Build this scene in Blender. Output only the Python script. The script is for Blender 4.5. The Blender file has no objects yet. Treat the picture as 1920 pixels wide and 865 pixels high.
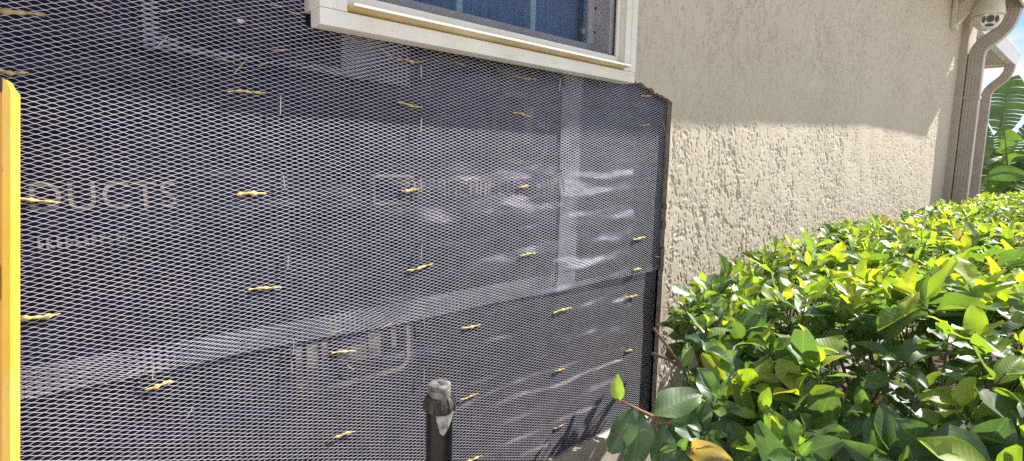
import bpy, math, random
import numpy as np
from mathutils import Matrix, Vector

random.seed(7)
RNG = np.random.default_rng(11)
scene = bpy.context.scene
COL = scene.collection

# ------------------------------------------------------------------ camera
cam_d = bpy.data.cameras.new('camera')
cam_d.sensor_width = 36.0
cam_d.lens = 36.0 * 1025.0 / 1920.0
cam_d.clip_start = 0.02
cam_d.clip_end = 2000.0
cam = bpy.data.objects.new('camera', cam_d)
COL.objects.link(cam)
AX = Vector((1150, 102, -1025)).normalized()
AZ = Vector((175, 8338, 1025)).normalized()
AZ = (AZ - AX * AZ.dot(AX)).normalized()
AY = AZ.cross(AX)
cam.matrix_world = Matrix.Translation((0, -1.0, 1.2)) @ Matrix((AX, AY, AZ)).to_4x4()
scene.camera = cam

# ------------------------------------------------------------------ sky and sun
SUN = Vector((1.0, -0.34, 0.93)).normalized()      # towards the sun
world = bpy.data.worlds.new('World')
scene.world = world
world.use_nodes = True
wt = world.node_tree
wt.nodes.clear()
w_out = wt.nodes.new('ShaderNodeOutputWorld')
w_bg = wt.nodes.new('ShaderNodeBackground')
w_bg.inputs['Strength'].default_value = 0.055
sky = wt.nodes.new('ShaderNodeTexSky')
sky.sky_type = 'NISHITA'
sky.sun_disc = False
sky.sun_elevation = math.asin(SUN.z)
sky.sun_rotation = math.atan2(SUN.x, SUN.y)
sky.air_density = 0.42
sky.dust_density = 0.0
w_tc = wt.nodes.new('ShaderNodeTexCoord')
w_map = wt.nodes.new('ShaderNodeMapping')
w_map.inputs['Scale'].default_value = (1.0, 1.0, 1.9)
w_map.inputs['Location'].default_value = (6.5, 2.1, 8.5)
w_n = wt.nodes.new('ShaderNodeTexNoise')
w_n.inputs['Scale'].default_value = 3.4
w_n.inputs['Detail'].default_value = 8.0
w_n.inputs['Roughness'].default_value = 0.58
w_r = wt.nodes.new('ShaderNodeValToRGB')
w_r.color_ramp.elements[0].position = 0.42
w_r.color_ramp.elements[0].color = (0, 0, 0, 1)
w_r.color_ramp.elements[1].position = 0.55
w_r.color_ramp.elements[1].color = (1, 1, 1, 1)
w_mix = wt.nodes.new('ShaderNodeMixRGB')
w_mix.inputs['Color2'].default_value = (4.2, 4.25, 4.4, 1)
wt.links.new(w_tc.outputs['Generated'], w_map.inputs['Vector'])
wt.links.new(w_map.outputs['Vector'], w_n.inputs['Vector'])
wt.links.new(w_n.outputs['Fac'], w_r.inputs['Fac'])
wt.links.new(w_r.outputs['Color'], w_mix.inputs['Fac'])
wt.links.new(sky.outputs['Color'], w_mix.inputs['Color1'])
wt.links.new(w_mix.outputs['Color'], w_bg.inputs['Color'])
wt.links.new(w_bg.outputs['Background'], w_out.inputs['Surface'])

sun_d = bpy.data.lights.new('sun', 'SUN')
sun_d.energy = 2.2
sun_d.angle = math.radians(0.53)
sun_d.color = (1.0, 0.95, 0.87)
sun = bpy.data.objects.new('sun', sun_d)
sun.rotation_euler = (-SUN).to_track_quat('-Z', 'Y').to_euler()
COL.objects.link(sun)

scene.view_settings.view_transform = 'Standard'
scene.view_settings.look = 'None'
scene.view_settings.gamma = 1.0
scene.view_settings.use_curve_mapping = False
scene.view_settings.exposure = 2.12
scene.cycles.use_denoising = False
scene.cycles.max_bounces = 8
scene.cycles.transparent_max_bounces = 16

# ------------------------------------------------------------------ helpers
def srgb(r, g, b):
    f = lambda c: ((c / 255 + 0.055) / 1.055) ** 2.4 if c > 10 else c / 255 / 12.92
    return (f(r), f(g), f(b), 1.0)

class NT:
    """A small wrapper for building one procedural material."""
    def __init__(self, name):
        self.m = bpy.data.materials.new(name)
        self.m.use_nodes = True
        self.t = self.m.node_tree
        self.b = self.t.nodes['Principled BSDF']
        self.out = self.t.nodes['Material Output']
    def n(self, kind, **kw):
        nd = self.t.nodes.new(kind)
        for k, v in kw.items():
            if hasattr(nd, k) and k not in nd.inputs:
                setattr(nd, k, v)
            else:
                nd.inputs[k].default_value = v
        return nd
    def l(self, a, b):
        self.t.links.new(a, b)
    def noise(self, scale, detail=4.0, rough=0.55, stretch=(1, 1, 1), loc=(0, 0, 0)):
        tc = self.n('ShaderNodeTexCoord')
        mp = self.n('ShaderNodeMapping')
        mp.inputs['Scale'].default_value = stretch
        mp.inputs['Location'].default_value = loc
        nz = self.n('ShaderNodeTexNoise', Scale=scale, Detail=detail, Roughness=rough)
        self.l(tc.outputs['Object'], mp.inputs['Vector'])
        self.l(mp.outputs['Vector'], nz.inputs['Vector'])
        return nz.outputs['Fac']
    def ramp(self, src, stops):
        r = self.n('ShaderNodeValToRGB')
        els = r.color_ramp.elements
        while len(els) < len(stops):
            els.new(0.5)
        for e, (p, c) in zip(els, stops):
            e.position = p
            e.color = c if len(c) == 4 else (*c, 1)
        self.l(src, r.inputs['Fac'])
        return r.outputs['Color']
    def mix(self, fac, a, b, blend='MIX'):
        m = self.n('ShaderNodeMixRGB', blend_type=blend)
        for sock, v in ((m.inputs['Fac'], fac), (m.inputs['Color1'], a), (m.inputs['Color2'], b)):
            if hasattr(v, 'default_value') or hasattr(v, 'links'):
                self.l(v, sock)
            else:
                sock.default_value = v
        return m.outputs['Color']
    def bump(self, src, strength, dist=0.002):
        b = self.n('ShaderNodeBump', Strength=strength, Distance=dist)
        self.l(src, b.inputs['Height'])
        self.l(b.outputs['Normal'], self.b.inputs['Normal'])
    def set(self, **kw):
        for k, v in kw.items():
            self.b.inputs[k.replace('_', ' ')].default_value = v

def simple(name, c1, c2=None, scale=20, rough=0.6, metallic=0.0, bump=0.0, bscale=None, stretch=(1, 1, 1), lo=0.35, hi=0.65, dist=0.002):
    t = NT(name)
    c2 = c2 or c1
    t.l(t.ramp(t.noise(scale, stretch=stretch), [(lo, c1), (hi, c2)]), t.b.inputs['Base Color'])
    t.set(Roughness=rough, Metallic=metallic)
    if bump:
        t.bump(t.noise(bscale or scale * 4), bump, dist)
    return t.m

def link(o, parent=None):
    COL.objects.link(o)
    if parent is not None:
        o.parent = parent
    return o

def tag(o, label=None, cat=None, group=None, kind=None):
    if label: o['label'] = label
    if cat: o['category'] = cat
    if group: o['group'] = group
    if kind: o['kind'] = kind
    return o

def empty(name, loc=(0, 0, 0), **kw):
    o = bpy.data.objects.new(name, None)
    o.location = loc
    o.empty_display_size = 0.1
    link(o)
    return tag(o, **kw)

class MB:
    """Collects vertices and faces of one mesh."""
    def __init__(self):
        self.v, self.f = [], []
    def add(self, vs, fs):
        k = len(self.v)
        self.v += [tuple(p) for p in vs]
        self.f += [tuple(i + k for i in f) for f in fs]
        return self
    def box(self, a, b, bev=0.0):
        (x0, y0, z0), (x1, y1, z1) = a, b
        if bev <= 0:
            vs = [(x0, y0, z0), (x1, y0, z0), (x1, y1, z0), (x0, y1, z0), (x0, y0, z1), (x1, y0, z1), (x1, y1, z1), (x0, y1, z1)]
            return self.add(vs, [(0, 3, 2, 1), (4, 5, 6, 7), (0, 1, 5, 4), (1, 2, 6, 5), (2, 3, 7, 6), (3, 0, 4, 7)])
        import bmesh
        bm = bmesh.new()
        bmesh.ops.create_cube(bm, size=1.0)
        for v in bm.verts:
            v.co = ((x0 + x1) / 2 + v.co.x * (x1 - x0), (y0 + y1) / 2 + v.co.y * (y1 - y0), (z0 + z1) / 2 + v.co.z * (z1 - z0))
        bmesh.ops.bevel(bm, geom=list(bm.edges), offset=bev, segments=2, affect='EDGES', profile=0.6)
        bm.verts.index_update()
        vs = [v.co[:] for v in bm.verts]
        fs = [tuple(v.index for v in f.verts) for f in bm.faces]
        bm.free()
        return self.add(vs, fs)
    def prism(self, pts, axis, a, b):
        """Extrude a 2-D outline between a and b along an axis (0,1,2)."""
        n = len(pts)
        def mk(p, h):
            q = [p[0], p[1]]
            q.insert(axis, h)
            return q
        vs = [mk(p, a) for p in pts] + [mk(p, b) for p in pts]
        fs = [(i, (i + 1) % n, n + (i + 1) % n, n + i) for i in range(n)]
        fs += [tuple(range(n))[::-1], tuple(range(n, 2 * n))]
        return self.add(vs, fs)
    def tube(self, pts, rad, seg=8, cap=True):
        pts = [Vector(p) for p in pts]
        if not hasattr(rad, '__len__'):
            rad = [rad] * len(pts)
        vs, fs = [], []
        up = Vector((0, 0, 1))
        prev = None
        for i, p in enumerate(pts):
            d = (pts[min(i + 1, len(pts) - 1)] - pts[max(i - 1, 0)]).normalized()
            if prev is None:
                s = d.cross(up if abs(d.z) < 0.9 else Vector((1, 0, 0))).normalized()
            else:
                s = (prev - d * prev.dot(d)).normalized()
            prev = s
            t = d.cross(s)
            for k in range(seg):
                a = 2 * math.pi * k / seg
                vs.append(p + (s * math.cos(a) + t * math.sin(a)) * rad[i])
        for i in range(len(pts) - 1):
            for k in range(seg):
                k2 = (k + 1) % seg
                fs.append((i * seg + k, i * seg + k2, (i + 1) * seg + k2, (i + 1) * seg + k))
        if cap:
            fs.append(tuple(range(seg))[::-1])
            fs.append(tuple(range((len(pts) - 1) * seg, len(pts) * seg)))
        return self.add(vs, fs)
    def lathe(self, prof, c=(0, 0, 0), seg=32, wob=None):
        vs, fs = [], []
        for i, (r, z) in enumerate(prof):
            for k in range(seg):
                a = 2 * math.pi * k / seg
                rr = r * (wob(a, i) if wob else 1)
                vs.append((c[0] + rr * math.cos(a), c[1] + rr * math.sin(a), c[2] + z))
        for i in range(len(prof) - 1):
            for k in range(seg):
                k2 = (k + 1) % seg
                fs.append((i * seg + k, i * seg + k2, (i + 1) * seg + k2, (i + 1) * seg + k))
        fs.append(tuple(range(seg))[::-1])
        fs.append(tuple(range((len(prof) - 1) * seg, len(prof) * seg)))
        return self.add(vs, fs)
    def sweep(self, prof, rings):
        """prof: 2-D outline; rings: list of (origin, u axis, v axis)."""
        n = len(prof)
        vs, fs = [], []
        for o, u, v in rings:
            o, u, v = Vector(o), Vector(u), Vector(v)
            vs += [o + u * a + v * b for a, b in prof]
        for i in range(len(rings) - 1):
            for k in range(n):
                k2 = (k + 1) % n
                fs.append((i * n + k, i * n + k2, (i + 1) * n + k2, (i + 1) * n + k))
        fs.append(tuple(range(n))[::-1])
        fs.append(tuple(range((len(rings) - 1) * n, len(rings) * n)))
        return self.add(vs, fs)
    def mesh(self, name, mat, smooth=False):
        me = bpy.data.meshes.new(name)
        me.from_pydata(self.v, [], self.f)
        me.update()
        if smooth:
            me.polygons.foreach_set('use_smooth', [True] * len(me.polygons))
        if mat: me.materials.append(mat)
        return me
    def build(self, name, mat, parent=None, smooth=False, auto=None):
        o = bpy.data.objects.new(name, self.mesh(name, mat, smooth or auto is not None))
        if auto is not None:
            o.data.set_sharp_from_angle(angle=math.radians(auto))
        return link(o, parent)

def np_mesh(name, verts, quads, mat, smooth=False):
    me = bpy.data.meshes.new(name)
    nv, nf = len(verts), len(quads)
    me.vertices.add(nv)
    me.vertices.foreach_set('co', np.asarray(verts, np.float32).ravel())
    me.loops.add(nf * 4)
    me.loops.foreach_set('vertex_index', np.asarray(quads, np.int32).ravel())
    me.polygons.add(nf)
    me.polygons.foreach_set('loop_start', np.arange(0, nf * 4, 4, dtype=np.int32))
    me.polygons.foreach_set('use_smooth', np.full(nf, smooth, dtype=bool))
    me.update(calc_edges=True)
    me.validate()
    if mat: me.materials.append(mat)
    return me

# value noise on a lattice, vectorised
_LAT = np.random.default_rng(5).random((512, 512)).astype(np.float32)
def vnoise(x, y, off=0):
    x = x + off * 17.31; y = y + off * 9.77
    xi = np.floor(x).astype(int); yi = np.floor(y).astype(int)
    fx = x - xi; fy = y - yi
    fx = fx * fx * fx * (fx * (fx * 6 - 15) + 10); fy = fy * fy * fy * (fy * (fy * 6 - 15) + 10)
    g = lambda a, b: _LAT[a % 512, b % 512]
    return (g(xi, yi) * (1 - fx) + g(xi + 1, yi) * fx) * (1 - fy) + (g(xi, yi + 1) * (1 - fx) + g(xi + 1, yi + 1) * fx) * fy
def fbm(x, y, off=0, octv=4, gain=0.5):
    s = 0; a = 1.0; tot = 0
    for i in range(octv):
        s = s + a * vnoise(x * 2 ** i, y * 2 ** i, off + i)
        tot += a; a *= gain
    return s / tot
def sstep(a, b, x):
    t = np.clip((x - a) / (b - a), 0, 1)
    return t * t * (3 - 2 * t)

# ------------------------------------------------------------------ materials
def stucco_material():
    t = NT('stucco_paint')
    big = t.noise(1.3, 4, 0.6)
    c = t.ramp(big, [(0.35, (0.535, 0.462, 0.368)), (0.65, (0.590, 0.520, 0.430))])
    fine = t.noise(55, 3, 0.6, (1, 1, 0.35))
    c = t.mix(0.35, c, t.ramp(fine, [(0.3, (0.46, 0.385, 0.31)), (0.62, (0.615, 0.53, 0.44))]))
    streak = t.ramp(t.noise(7, 5, 0.62, (1, 1, 0.16)), [(0.58, (0, 0, 0)), (0.78, (0.40, 0.40, 0.40))])
    c = t.mix(streak, c, (0.36, 0.315, 0.255, 1))       # faint rain streaks
    touch = t.ramp(t.noise(2.1, 5, 0.7), [(0.58, (0, 0, 0)), (0.66, (0.45, 0.45, 0.45))])
    c = t.mix(touch, c, (0.60, 0.535, 0.455, 1))        # touched-up paint
    t.l(c, t.b.inputs['Base Color'])
    t.set(Roughness=0.78)
    t.b.inputs['Specular IOR Level'].default_value = 0.3
    t.bump(t.noise(380, 3, 0.6), 0.25, 0.0012)
    return t.m
M_STUCCO = stucco_material()
M_CUT = simple('cut_stucco', (0.20, 0.16, 0.13, 1), (0.34, 0.28, 0.23, 1), 90, 0.95, bump=0.8, bscale=300)
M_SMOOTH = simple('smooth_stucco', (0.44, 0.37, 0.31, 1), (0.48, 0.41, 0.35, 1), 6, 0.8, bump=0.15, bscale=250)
def frame_paint():
    t = NT('white_frame')
    c = t.ramp(t.noise(7), [(0.35, (0.75, 0.71, 0.63)), (0.65, (0.82, 0.80, 0.75))])
    g = t.ramp(t.noise(22, 6, 0.7, (0.4, 1, 1.6)), [(0.56, (0, 0, 0)), (0.78, (0.55, 0.55, 0.55))])
    c = t.mix(g, c, (0.42, 0.35, 0.26, 1))
    sp = t.ramp(t.noise(150, 2, 0.5), [(0.74, (0, 0, 0)), (0.77, (0.7, 0.7, 0.7))])
    c = t.mix(sp, c, (0.20, 0.15, 0.10, 1))
    t.l(c, t.b.inputs['Base Color']); t.set(Roughness=0.42)
    t.bump(t.noise(60), 0.06)
    return t.m
M_WHITE = frame_paint()
M_SOFFIT = simple('soffit_paint', (0.40, 0.36, 0.28, 1), (0.46, 0.41, 0.33, 1), 4, 0.8, bump=0.3, bscale=160)
M_ROOF = simple('roof_tile', (0.22, 0.15, 0.11, 1), (0.32, 0.22, 0.17, 1), 8, 0.85, bump=0.5)
M_SPOUT = simple('downspout_paint', (0.38, 0.325, 0.28, 1), (0.44, 0.38, 0.33, 1), 9, 0.42)
M_GUTTER = simple('gutter_paint', (0.50, 0.49, 0.45, 1), (0.62, 0.61, 0.57, 1), 7, 0.35)

# ------------------------------------------------------------------ ground
M_GROUND = simple('ground_concrete', (0.55, 0.51, 0.45, 1), (0.63, 0.59, 0.53, 1), 2.5, 0.9, bump=0.3, bscale=60)
g = MB().add([(-400, -400, 0), (400, -400, 0), (400, 400, 0), (-400, 400, 0)], [(0, 1, 2, 3)]).build('ground', M_GROUND)
tag(g, 'pale ground beside the house', None, kind='structure')
M_SOIL = simple('soil', (0.05, 0.035, 0.022, 1), (0.11, 0.08, 0.055, 1), 18, 0.95, bump=0.8, bscale=90)
s = MB()
s.prism([(0.55, -1.75), (14.5, -1.75), (14.5, 1.4), (9.2, 1.4), (9.2, -0.03), (1.0, -0.03), (-0.6, -0.03), (-0.6, -0.4), (0.3, -0.45)], 2, -0.05, 0.02)
tag(s.build('planting_bed', M_SOIL), 'dark soil bed under the hedge', None, kind='structure')

# ------------------------------------------------------------------ house
house = tag(empty('house'), 'beige stucco house wall with cut-back render beside the hedge', 'house')
WX0, WX1 = 1.335, 5.72        # textured wall: from the window casing to the corner
CUTX = 1.583                  # right edge of the opened-up patch

def wall_relief(x, z):
    wx = x + 0.022 * (vnoise(x * 30, z * 26, 31) - 0.5) + 0.010 * (vnoise(x * 85, z * 75, 37) - 0.5)
    wz = z + 0.030 * (vnoise(x * 34, z * 22, 41) - 0.5) + 0.010 * (vnoise(x * 90, z * 70, 45) - 0.5)
    dens = fbm(x * 3.6, z * 3.2, 3, 3)
    patch = fbm(x * 13, z * 8, 17, 2)
    a = fbm(wx * 74, wz * 42, 7, 3, 0.6)                # torn hollows
    b = fbm(wx * 125, wz * 95, 13, 2, 0.5)              # small flecks
    calm = sstep(1.42, 1.80, z)
    th = 0.645 - 0.40 * (dens - 0.5) - 0.10 * (patch - 0.5) - 0.005 * calm
    pit = sstep(th, th + 0.020, a) * (0.0013 + 0.0024 * np.clip((a - th) / 0.12, 0, 1)) * (1 + 1.2 * calm)
    tf = 0.675 - 0.16 * (dens - 0.5)
    pit2 = sstep(tf, tf + 0.03, b) * 0.0020
    w = np.abs(fbm(wx * 40, wz * 15, 27, 2, 0.5) - 0.5)  # dragged, wandering trowel tears
    wm = sstep(0.46, 0.54, fbm(x * 22, z * 12, 29, 2)) * sstep(0.36, 0.50, fbm(x * 3, z * 2.2, 33, 2) + 0.05 * calm)
    worm = (1 - sstep(0.010 + 0.006 * calm, 0.024 + 0.008 * calm, w)) * wm * (0.0030 + 0.0040 * calm)
    rim = np.clip((a - (th - 0.035)) / 0.035, 0, 1) * (1 - sstep(th - 0.004, th + 0.012, a)) * 0.0012
    und = (fbm(x * 7, z * 5, 21, 3) - 0.5) * 0.006
    return (und + rim - np.maximum(np.maximum(pit, pit2), worm)) * (0.12 + 0.88 * sstep(CUTX, CUTX + 0.025, x) * 1.0 + 0.88 * sstep(1.44, 1.47, z) * sstep(CUTX + 0.001, CUTX, x))

def build_stucco():
    xs = [WX0]
    while xs[-1] < CUTX - 0.003: xs.append(xs[-1] + 0.0031)
    xs[-1] = CUTX
    while xs[-1] < WX1 - 0.003:
        xs.append(xs[-1] + 0.0026 + 0.0022 * (xs[-1] - CUTX))
    xs[-1] = WX1
    xs = np.array(xs)
    zs = np.concatenate([np.arange(0.0, 0.42, 0.03), np.arange(0.42, 2.0, 0.0034), np.arange(2.0, 2.56, 0.008)])
    X, Z = np.meshgrid(xs, zs, indexing='ij')
    H = wall_relief(X, Z)
    on = np.abs(X - CUTX) < 1e-6
    X = X + on * ((fbm(Z * 22, Z * 0, 71, 3) - 0.5) * 0.006 + 0.006 * sstep(0.70, 0.78, vnoise(Z * 34, Z * 0, 73)))
    V = np.stack([X, -H, Z], -1)
    nx, nz = X.shape
    idx = np.arange(nx * nz).reshape(nx, nz)
    cx = (xs[:-1] + xs[1:]) / 2; cz = (zs[:-1] + zs[1:]) / 2
    CX, CZ = np.meshgrid(cx, cz, indexing='ij')
    edge = 1.452 - 0.040 * sstep(1.37, 1.575, CX) + (fbm(CX * 60, CX * 0, 3, 3) - 0.5) * 0.018
    keep = ~((CX < CUTX) & (CZ < edge))
    q = np.stack([idx[:-1, :-1], idx[1:, :-1], idx[1:, 1:], idx[:-1, 1:]], -1)
    quads = q[keep]
    # thickness of the broken render: faces running back to the sheathing
    verts = V.reshape(-1, 3)
    back = verts.copy(); back[:, 1] = 0.017
    n0 = len(verts)
    rim = []
    k = keep
    for i in range(nx - 1):
        if cx[i] > CUTX + 0.01: break
        for j in range(nz - 1):
            if not k[i, j]: continue
            if j > 0 and not k[i, j - 1]:
                a, b = idx[i, j], idx[i + 1, j]; rim.append((b, a, a + n0, b + n0))
            if i > 0 and not k[i - 1, j]:
                a, b = idx[i, j], idx[i, j + 1]; rim.append((a, b, b + n0, a + n0))
            if i < nx - 2 and not k[i + 1, j]:
                a, b = idx[i + 1, j], idx[i + 1, j + 1]; rim.append((b, a, a + n0, b + n0))
    used = np.zeros(2 * n0, bool)
    rim = np.array(rim)
    def sub(qq):
        allv = np.concatenate([verts, back])
        u = np.unique(qq); m = np.full(2 * n0, -1); m[u] = np.arange(len(u))
        return allv[u], m[qq]
    v1, q1 = sub(quads)
    o = bpy.data.objects.new('stucco_wall', np_mesh('stucco_wall', v1, q1, M_STUCCO, True))
    link(o, house)
    v2, q2 = sub(rim)
    v2 = v2 + RNG.normal(0, 0.0003, v2.shape)
    link(bpy.data.objects.new('cut_edge', np_mesh('cut_edge', v2, q2, M_CUT, False)), house)
build_stucco()

# render that is left below the opened-up patch, its broken top edge lit
def build_base():
    xs = np.arange(-1.2, CUTX + 0.002, 0.005); xs[-1] = CUTX - 0.0015
    zs = np.linspace(0.0, 1.0, 60)
    top = 0.352 + (fbm(xs * 30, xs * 0, 5, 3) - 0.5) * 0.010
    X = np.repeat(xs[:, None], len(zs), 1)
    Z = zs[None, :] * top[:, None]
    Yv = -wall_relief(X, Z)
    V = np.stack([X, Yv, Z], -1)
    nx, nz = X.shape
    idx = np.arange(nx * nz).reshape(nx, nz)
    q = np.stack([idx[:-1, :-1], idx[1:, :-1], idx[1:, 1:], idx[:-1, 1:]], -1).reshape(-1, 4)
    bk = V[:, -1].copy(); bk[:, 1] = 0.0335; bk[:, 2] += (fbm(xs * 50, xs * 0, 9, 2) - 0.5) * 0.006 - 0.003
    verts = np.concatenate([V.reshape(-1, 3), bk])
    t = np.arange(nx - 1)
    q2 = np.stack([idx[t, -1], idx[t + 1, -1], nx * nz + t + 1, nx * nz + t], -1)
    o = bpy.data.objects.new('stucco_base', np_mesh('stucco_base', verts, np.concatenate([q, q2]), M_STUCCO, True))
    link(o, house)
build_base()

# the framed wall behind, with an opening for the window
M_SHEATH = simple('sheathing', (0.16, 0.11, 0.07, 1), (0.24, 0.17, 0.11, 1), 30, 0.9)
core = MB()
core.box((-4.0, 0.068, 0.0), (0.44, 0.20, 2.56)).box((0.4405, 0.068, 0.0), (1.30, 0.20, 1.462)).box((0.4405, 0.068, 2.30), (1.30, 0.20, 2.56)).box((1.3005, 0.068, 0.0), (5.70, 0.20, 2.56))
core.build('wall_core', M_SHEATH, house)
MB().box((-4.0, 0.0, 0.0), (-1.201, 0.044, 2.56)).build('stucco_panel', M_STUCCO, house)
# corner pilaster and the side walls
MB().box((5.7205, -0.052, 0.0), (6.02, 0.5, 2.56), 0.006).build('corner_pilaster', M_SMOOTH, house)
MB().box((6.0205, 0.315, 0.0), (8.95, 0.6, 2.52)).build('wing_wall', M_SMOOTH, house)
# eaves over the wall
MB().box((-4.0, -0.351, 2.562), (6.01, 0.6, 2.575)).build('soffit', M_SOFFIT, house)
MB().box((-4.0, -0.366, 2.45), (6.025, -0.3515, 2.77)).box((6.0105, -0.351, 2.545), (6.025, 0.6, 2.77)).build('fascia', M_GUTTER, house)
def gutter(name, x0, x1, y, z, d=0.10, h=0.105, parent=house):
    prof = [(0, 0), (0, h), (-d, h), (-d, h - 0.02), (-d * 0.86, h * 0.55), (-d * 0.66, 0), ]
    return MB().prism([(y + a, z + b) for a, b in prof], 0, x0, x1).build(name, M_GUTTER, parent)
# out-of-view gutter, its tilt shaped so its shadow edge slants along the wall
gp = [(0, 0), (0, 0.105), (-0.072, 0.105), (-0.072, 0.085), (-0.062, 0.058), (-0.048, 0.0)]
MB().sweep(gp, [((x, -0.367, z), (0, 1, 0), (0, 0, 1)) for x, z in ((-4.0, 2.465), (2.9, 2.472), (6.03, 2.655))]).build('rain_gutter', M_GUTTER, house)
rf = MB()
rf.add([(-4, -0.39, 2.78), (6.04, -0.39, 2.78), (6.04, 5.0, 2.78), (3.6, 2.6, 4.0), (-4, 2.6, 4.0), (-4, 5, 2.78)], [(0, 1, 3, 4), (1, 2, 3), (2, 5, 4, 3), (0, 5, 2, 1), (0, 4, 5)])
rf.build('roof', M_ROOF, house)
# lower wing beyond the corner
MB().box((6.42, 0.09, 2.515), (9.10, 0.6, 2.528)).build('wing_soffit', M_SOFFIT, house)
gutter('rain_gutter', 6.42, 9.12, 0.09, 2.50, 0.10, 0.15)
MB().box((9.1005, 0.09, 2.50), (9.115, 0.6, 2.66)).box((6.42, 0.092, 2.5285), (9.10, 0.11, 2.66)).build('fascia', M_GUTTER, house)
MB().add([(6.42, 0.05, 2.67), (9.16, 0.05, 2.67), (9.16, 3.5, 2.67), (7.6, 1.7, 3.3), (6.42, 1.7, 3.3)], [(0, 1, 3, 4), (1, 2, 3), (0, 4, 3, 2, 1)]).build('wing_roof', M_ROOF, house)

# ------------------------------------------------------------------ building paper
def paper_material():
    t = NT('asphalt_paper')
    c = t.ramp(t.noise(5, 5, 0.6, (1, 1, 2.5)), [(0.32, (0.004, 0.0035, 0.010)), (0.68, (0.011, 0.009, 0.022))])
    t.l(c, t.b.inputs['Base Color'])
    t.b.inputs['Specular Tint'].default_value = (0.80, 0.74, 1.0, 1)
    # soft wrinkles everywhere; the sheet is more crumpled and more polished towards its middle right
    tc = t.n('ShaderNodeTexCoord')
    ds = t.n('ShaderNodeVectorMath', operation='DISTANCE'); t.l(tc.outputs['Object'], ds.inputs[0]); ds.inputs[1].default_value = (1.14, 0.04, 1.26)
    def span(a, b, lo, hi):
        mr = t.n('ShaderNodeMapRange'); t.l(ds.outputs['Value'], mr.inputs['Value'])
        mr.inputs['From Min'].default_value = a; mr.inputs['From Max'].default_value = b
        mr.inputs['To Min'].default_value = lo; mr.inputs['To Max'].default_value = hi
        return mr.outputs['Result']
    t.l(span(0.18, 0.50, 0.64, 0.44), t.b.inputs['Roughness'])
    t.l(span(0.20, 0.60, 1.0, 0.22), t.b.inputs['Specular IOR Level'])
    ml = t.n('ShaderNodeMath', operation='MULTIPLY'); t.l(span(0.15, 0.55, 2.1, 1.0), ml.inputs[0]); t.l(t.noise(5.5, 2.2, 0.5, (0.52, 1, 1.6), (0.0, 0.0, -0.13)), ml.inputs[1])
    # long sagging ripples lower down
    wv = t.n('ShaderNodeTexWave', wave_type='BANDS', bands_direction='Z', Scale=4.6, Distortion=9.0, Detail=3.0)
    wv.inputs['Detail Scale'].default_value = 0.9
    mp2 = t.n('ShaderNodeMapping'); mp2.inputs['Scale'].default_value = (0.30, 1, 1); mp2.inputs['Rotation'].default_value = (0, 0.07, 0)
    t.l(tc.outputs['Object'], mp2.inputs['Vector']); t.l(mp2.outputs['Vector'], wv.inputs['Vector'])
    d2 = t.n('ShaderNodeVectorMath', operation='DISTANCE'); t.l(tc.outputs['Object'], d2.inputs[0]); d2.inputs[1].default_value = (1.25, 0.04, 0.62)
    m2 = t.n('ShaderNodeMapRange'); t.l(d2.outputs['Value'], m2.inputs['Value'])
    m2.inputs['From Min'].default_value = 0.25; m2.inputs['From Max'].default_value = 0.85; m2.inputs['To Min'].default_value = 0.20; m2.inputs['To Max'].default_value = 0.03
    rp = t.n('ShaderNodeMath', operation='MULTIPLY_ADD'); t.l(wv.outputs['Fac'], rp.inputs[0]); t.l(m2.outputs['Result'], rp.inputs[1]); t.l(ml.outputs[0], rp.inputs[2])
    t.bump(rp.outputs[0], 1.0, 0.075)
    return t.m
M_PAPER = paper_material()
def paper_y(x, z, base):
    w = (fbm(x * 3.0, z * 9.0, 4, 4) - 0.5) * 0.012
    fold = (np.abs(fbm(x * 2.1 + z * 3, z * 12, 8, 3) - 0.5)) * 0.012
    return base + w * 1.5 - fold * 0.9
def paper(name, x0, x1, z0, z1, base, label):
    xs = np.linspace(x0, x1, 240); zs = np.linspace(z0, z1, 140)
    X, Z = np.meshgrid(xs, zs, indexing='ij')
    V = np.stack([X, paper_y(X, Z, base), Z], -1)
    idx = np.arange(X.size).reshape(X.shape)
    q = np.stack([idx[:-1, :-1], idx[1:, :-1], idx[1:, 1:], idx[:-1, 1:]], -1)
    clear = (Z[:-1, :-1] > 1.452) & (X[:-1, :-1] > 0.425) & (X[:-1, :-1] < 1.315)      # window opening
    q = q[~clear]
    o = bpy.data.objects.new(name, np_mesh(name, V.reshape(-1, 3), q, M_PAPER, True))
    return tag(link(o), label, 'building paper')
paper_low = paper('building_paper', -1.2, 1.70, 0.30, 0.87, 0.0480, 'dark wrinkled building paper behind the lath, lower course with the boxed emblem')
paper_top = paper('building_paper', -1.2, 1.70, 0.835, 1.60, 0.0440, 'dark wrinkled building paper behind the lath, upper course with the large lettering')
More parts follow.
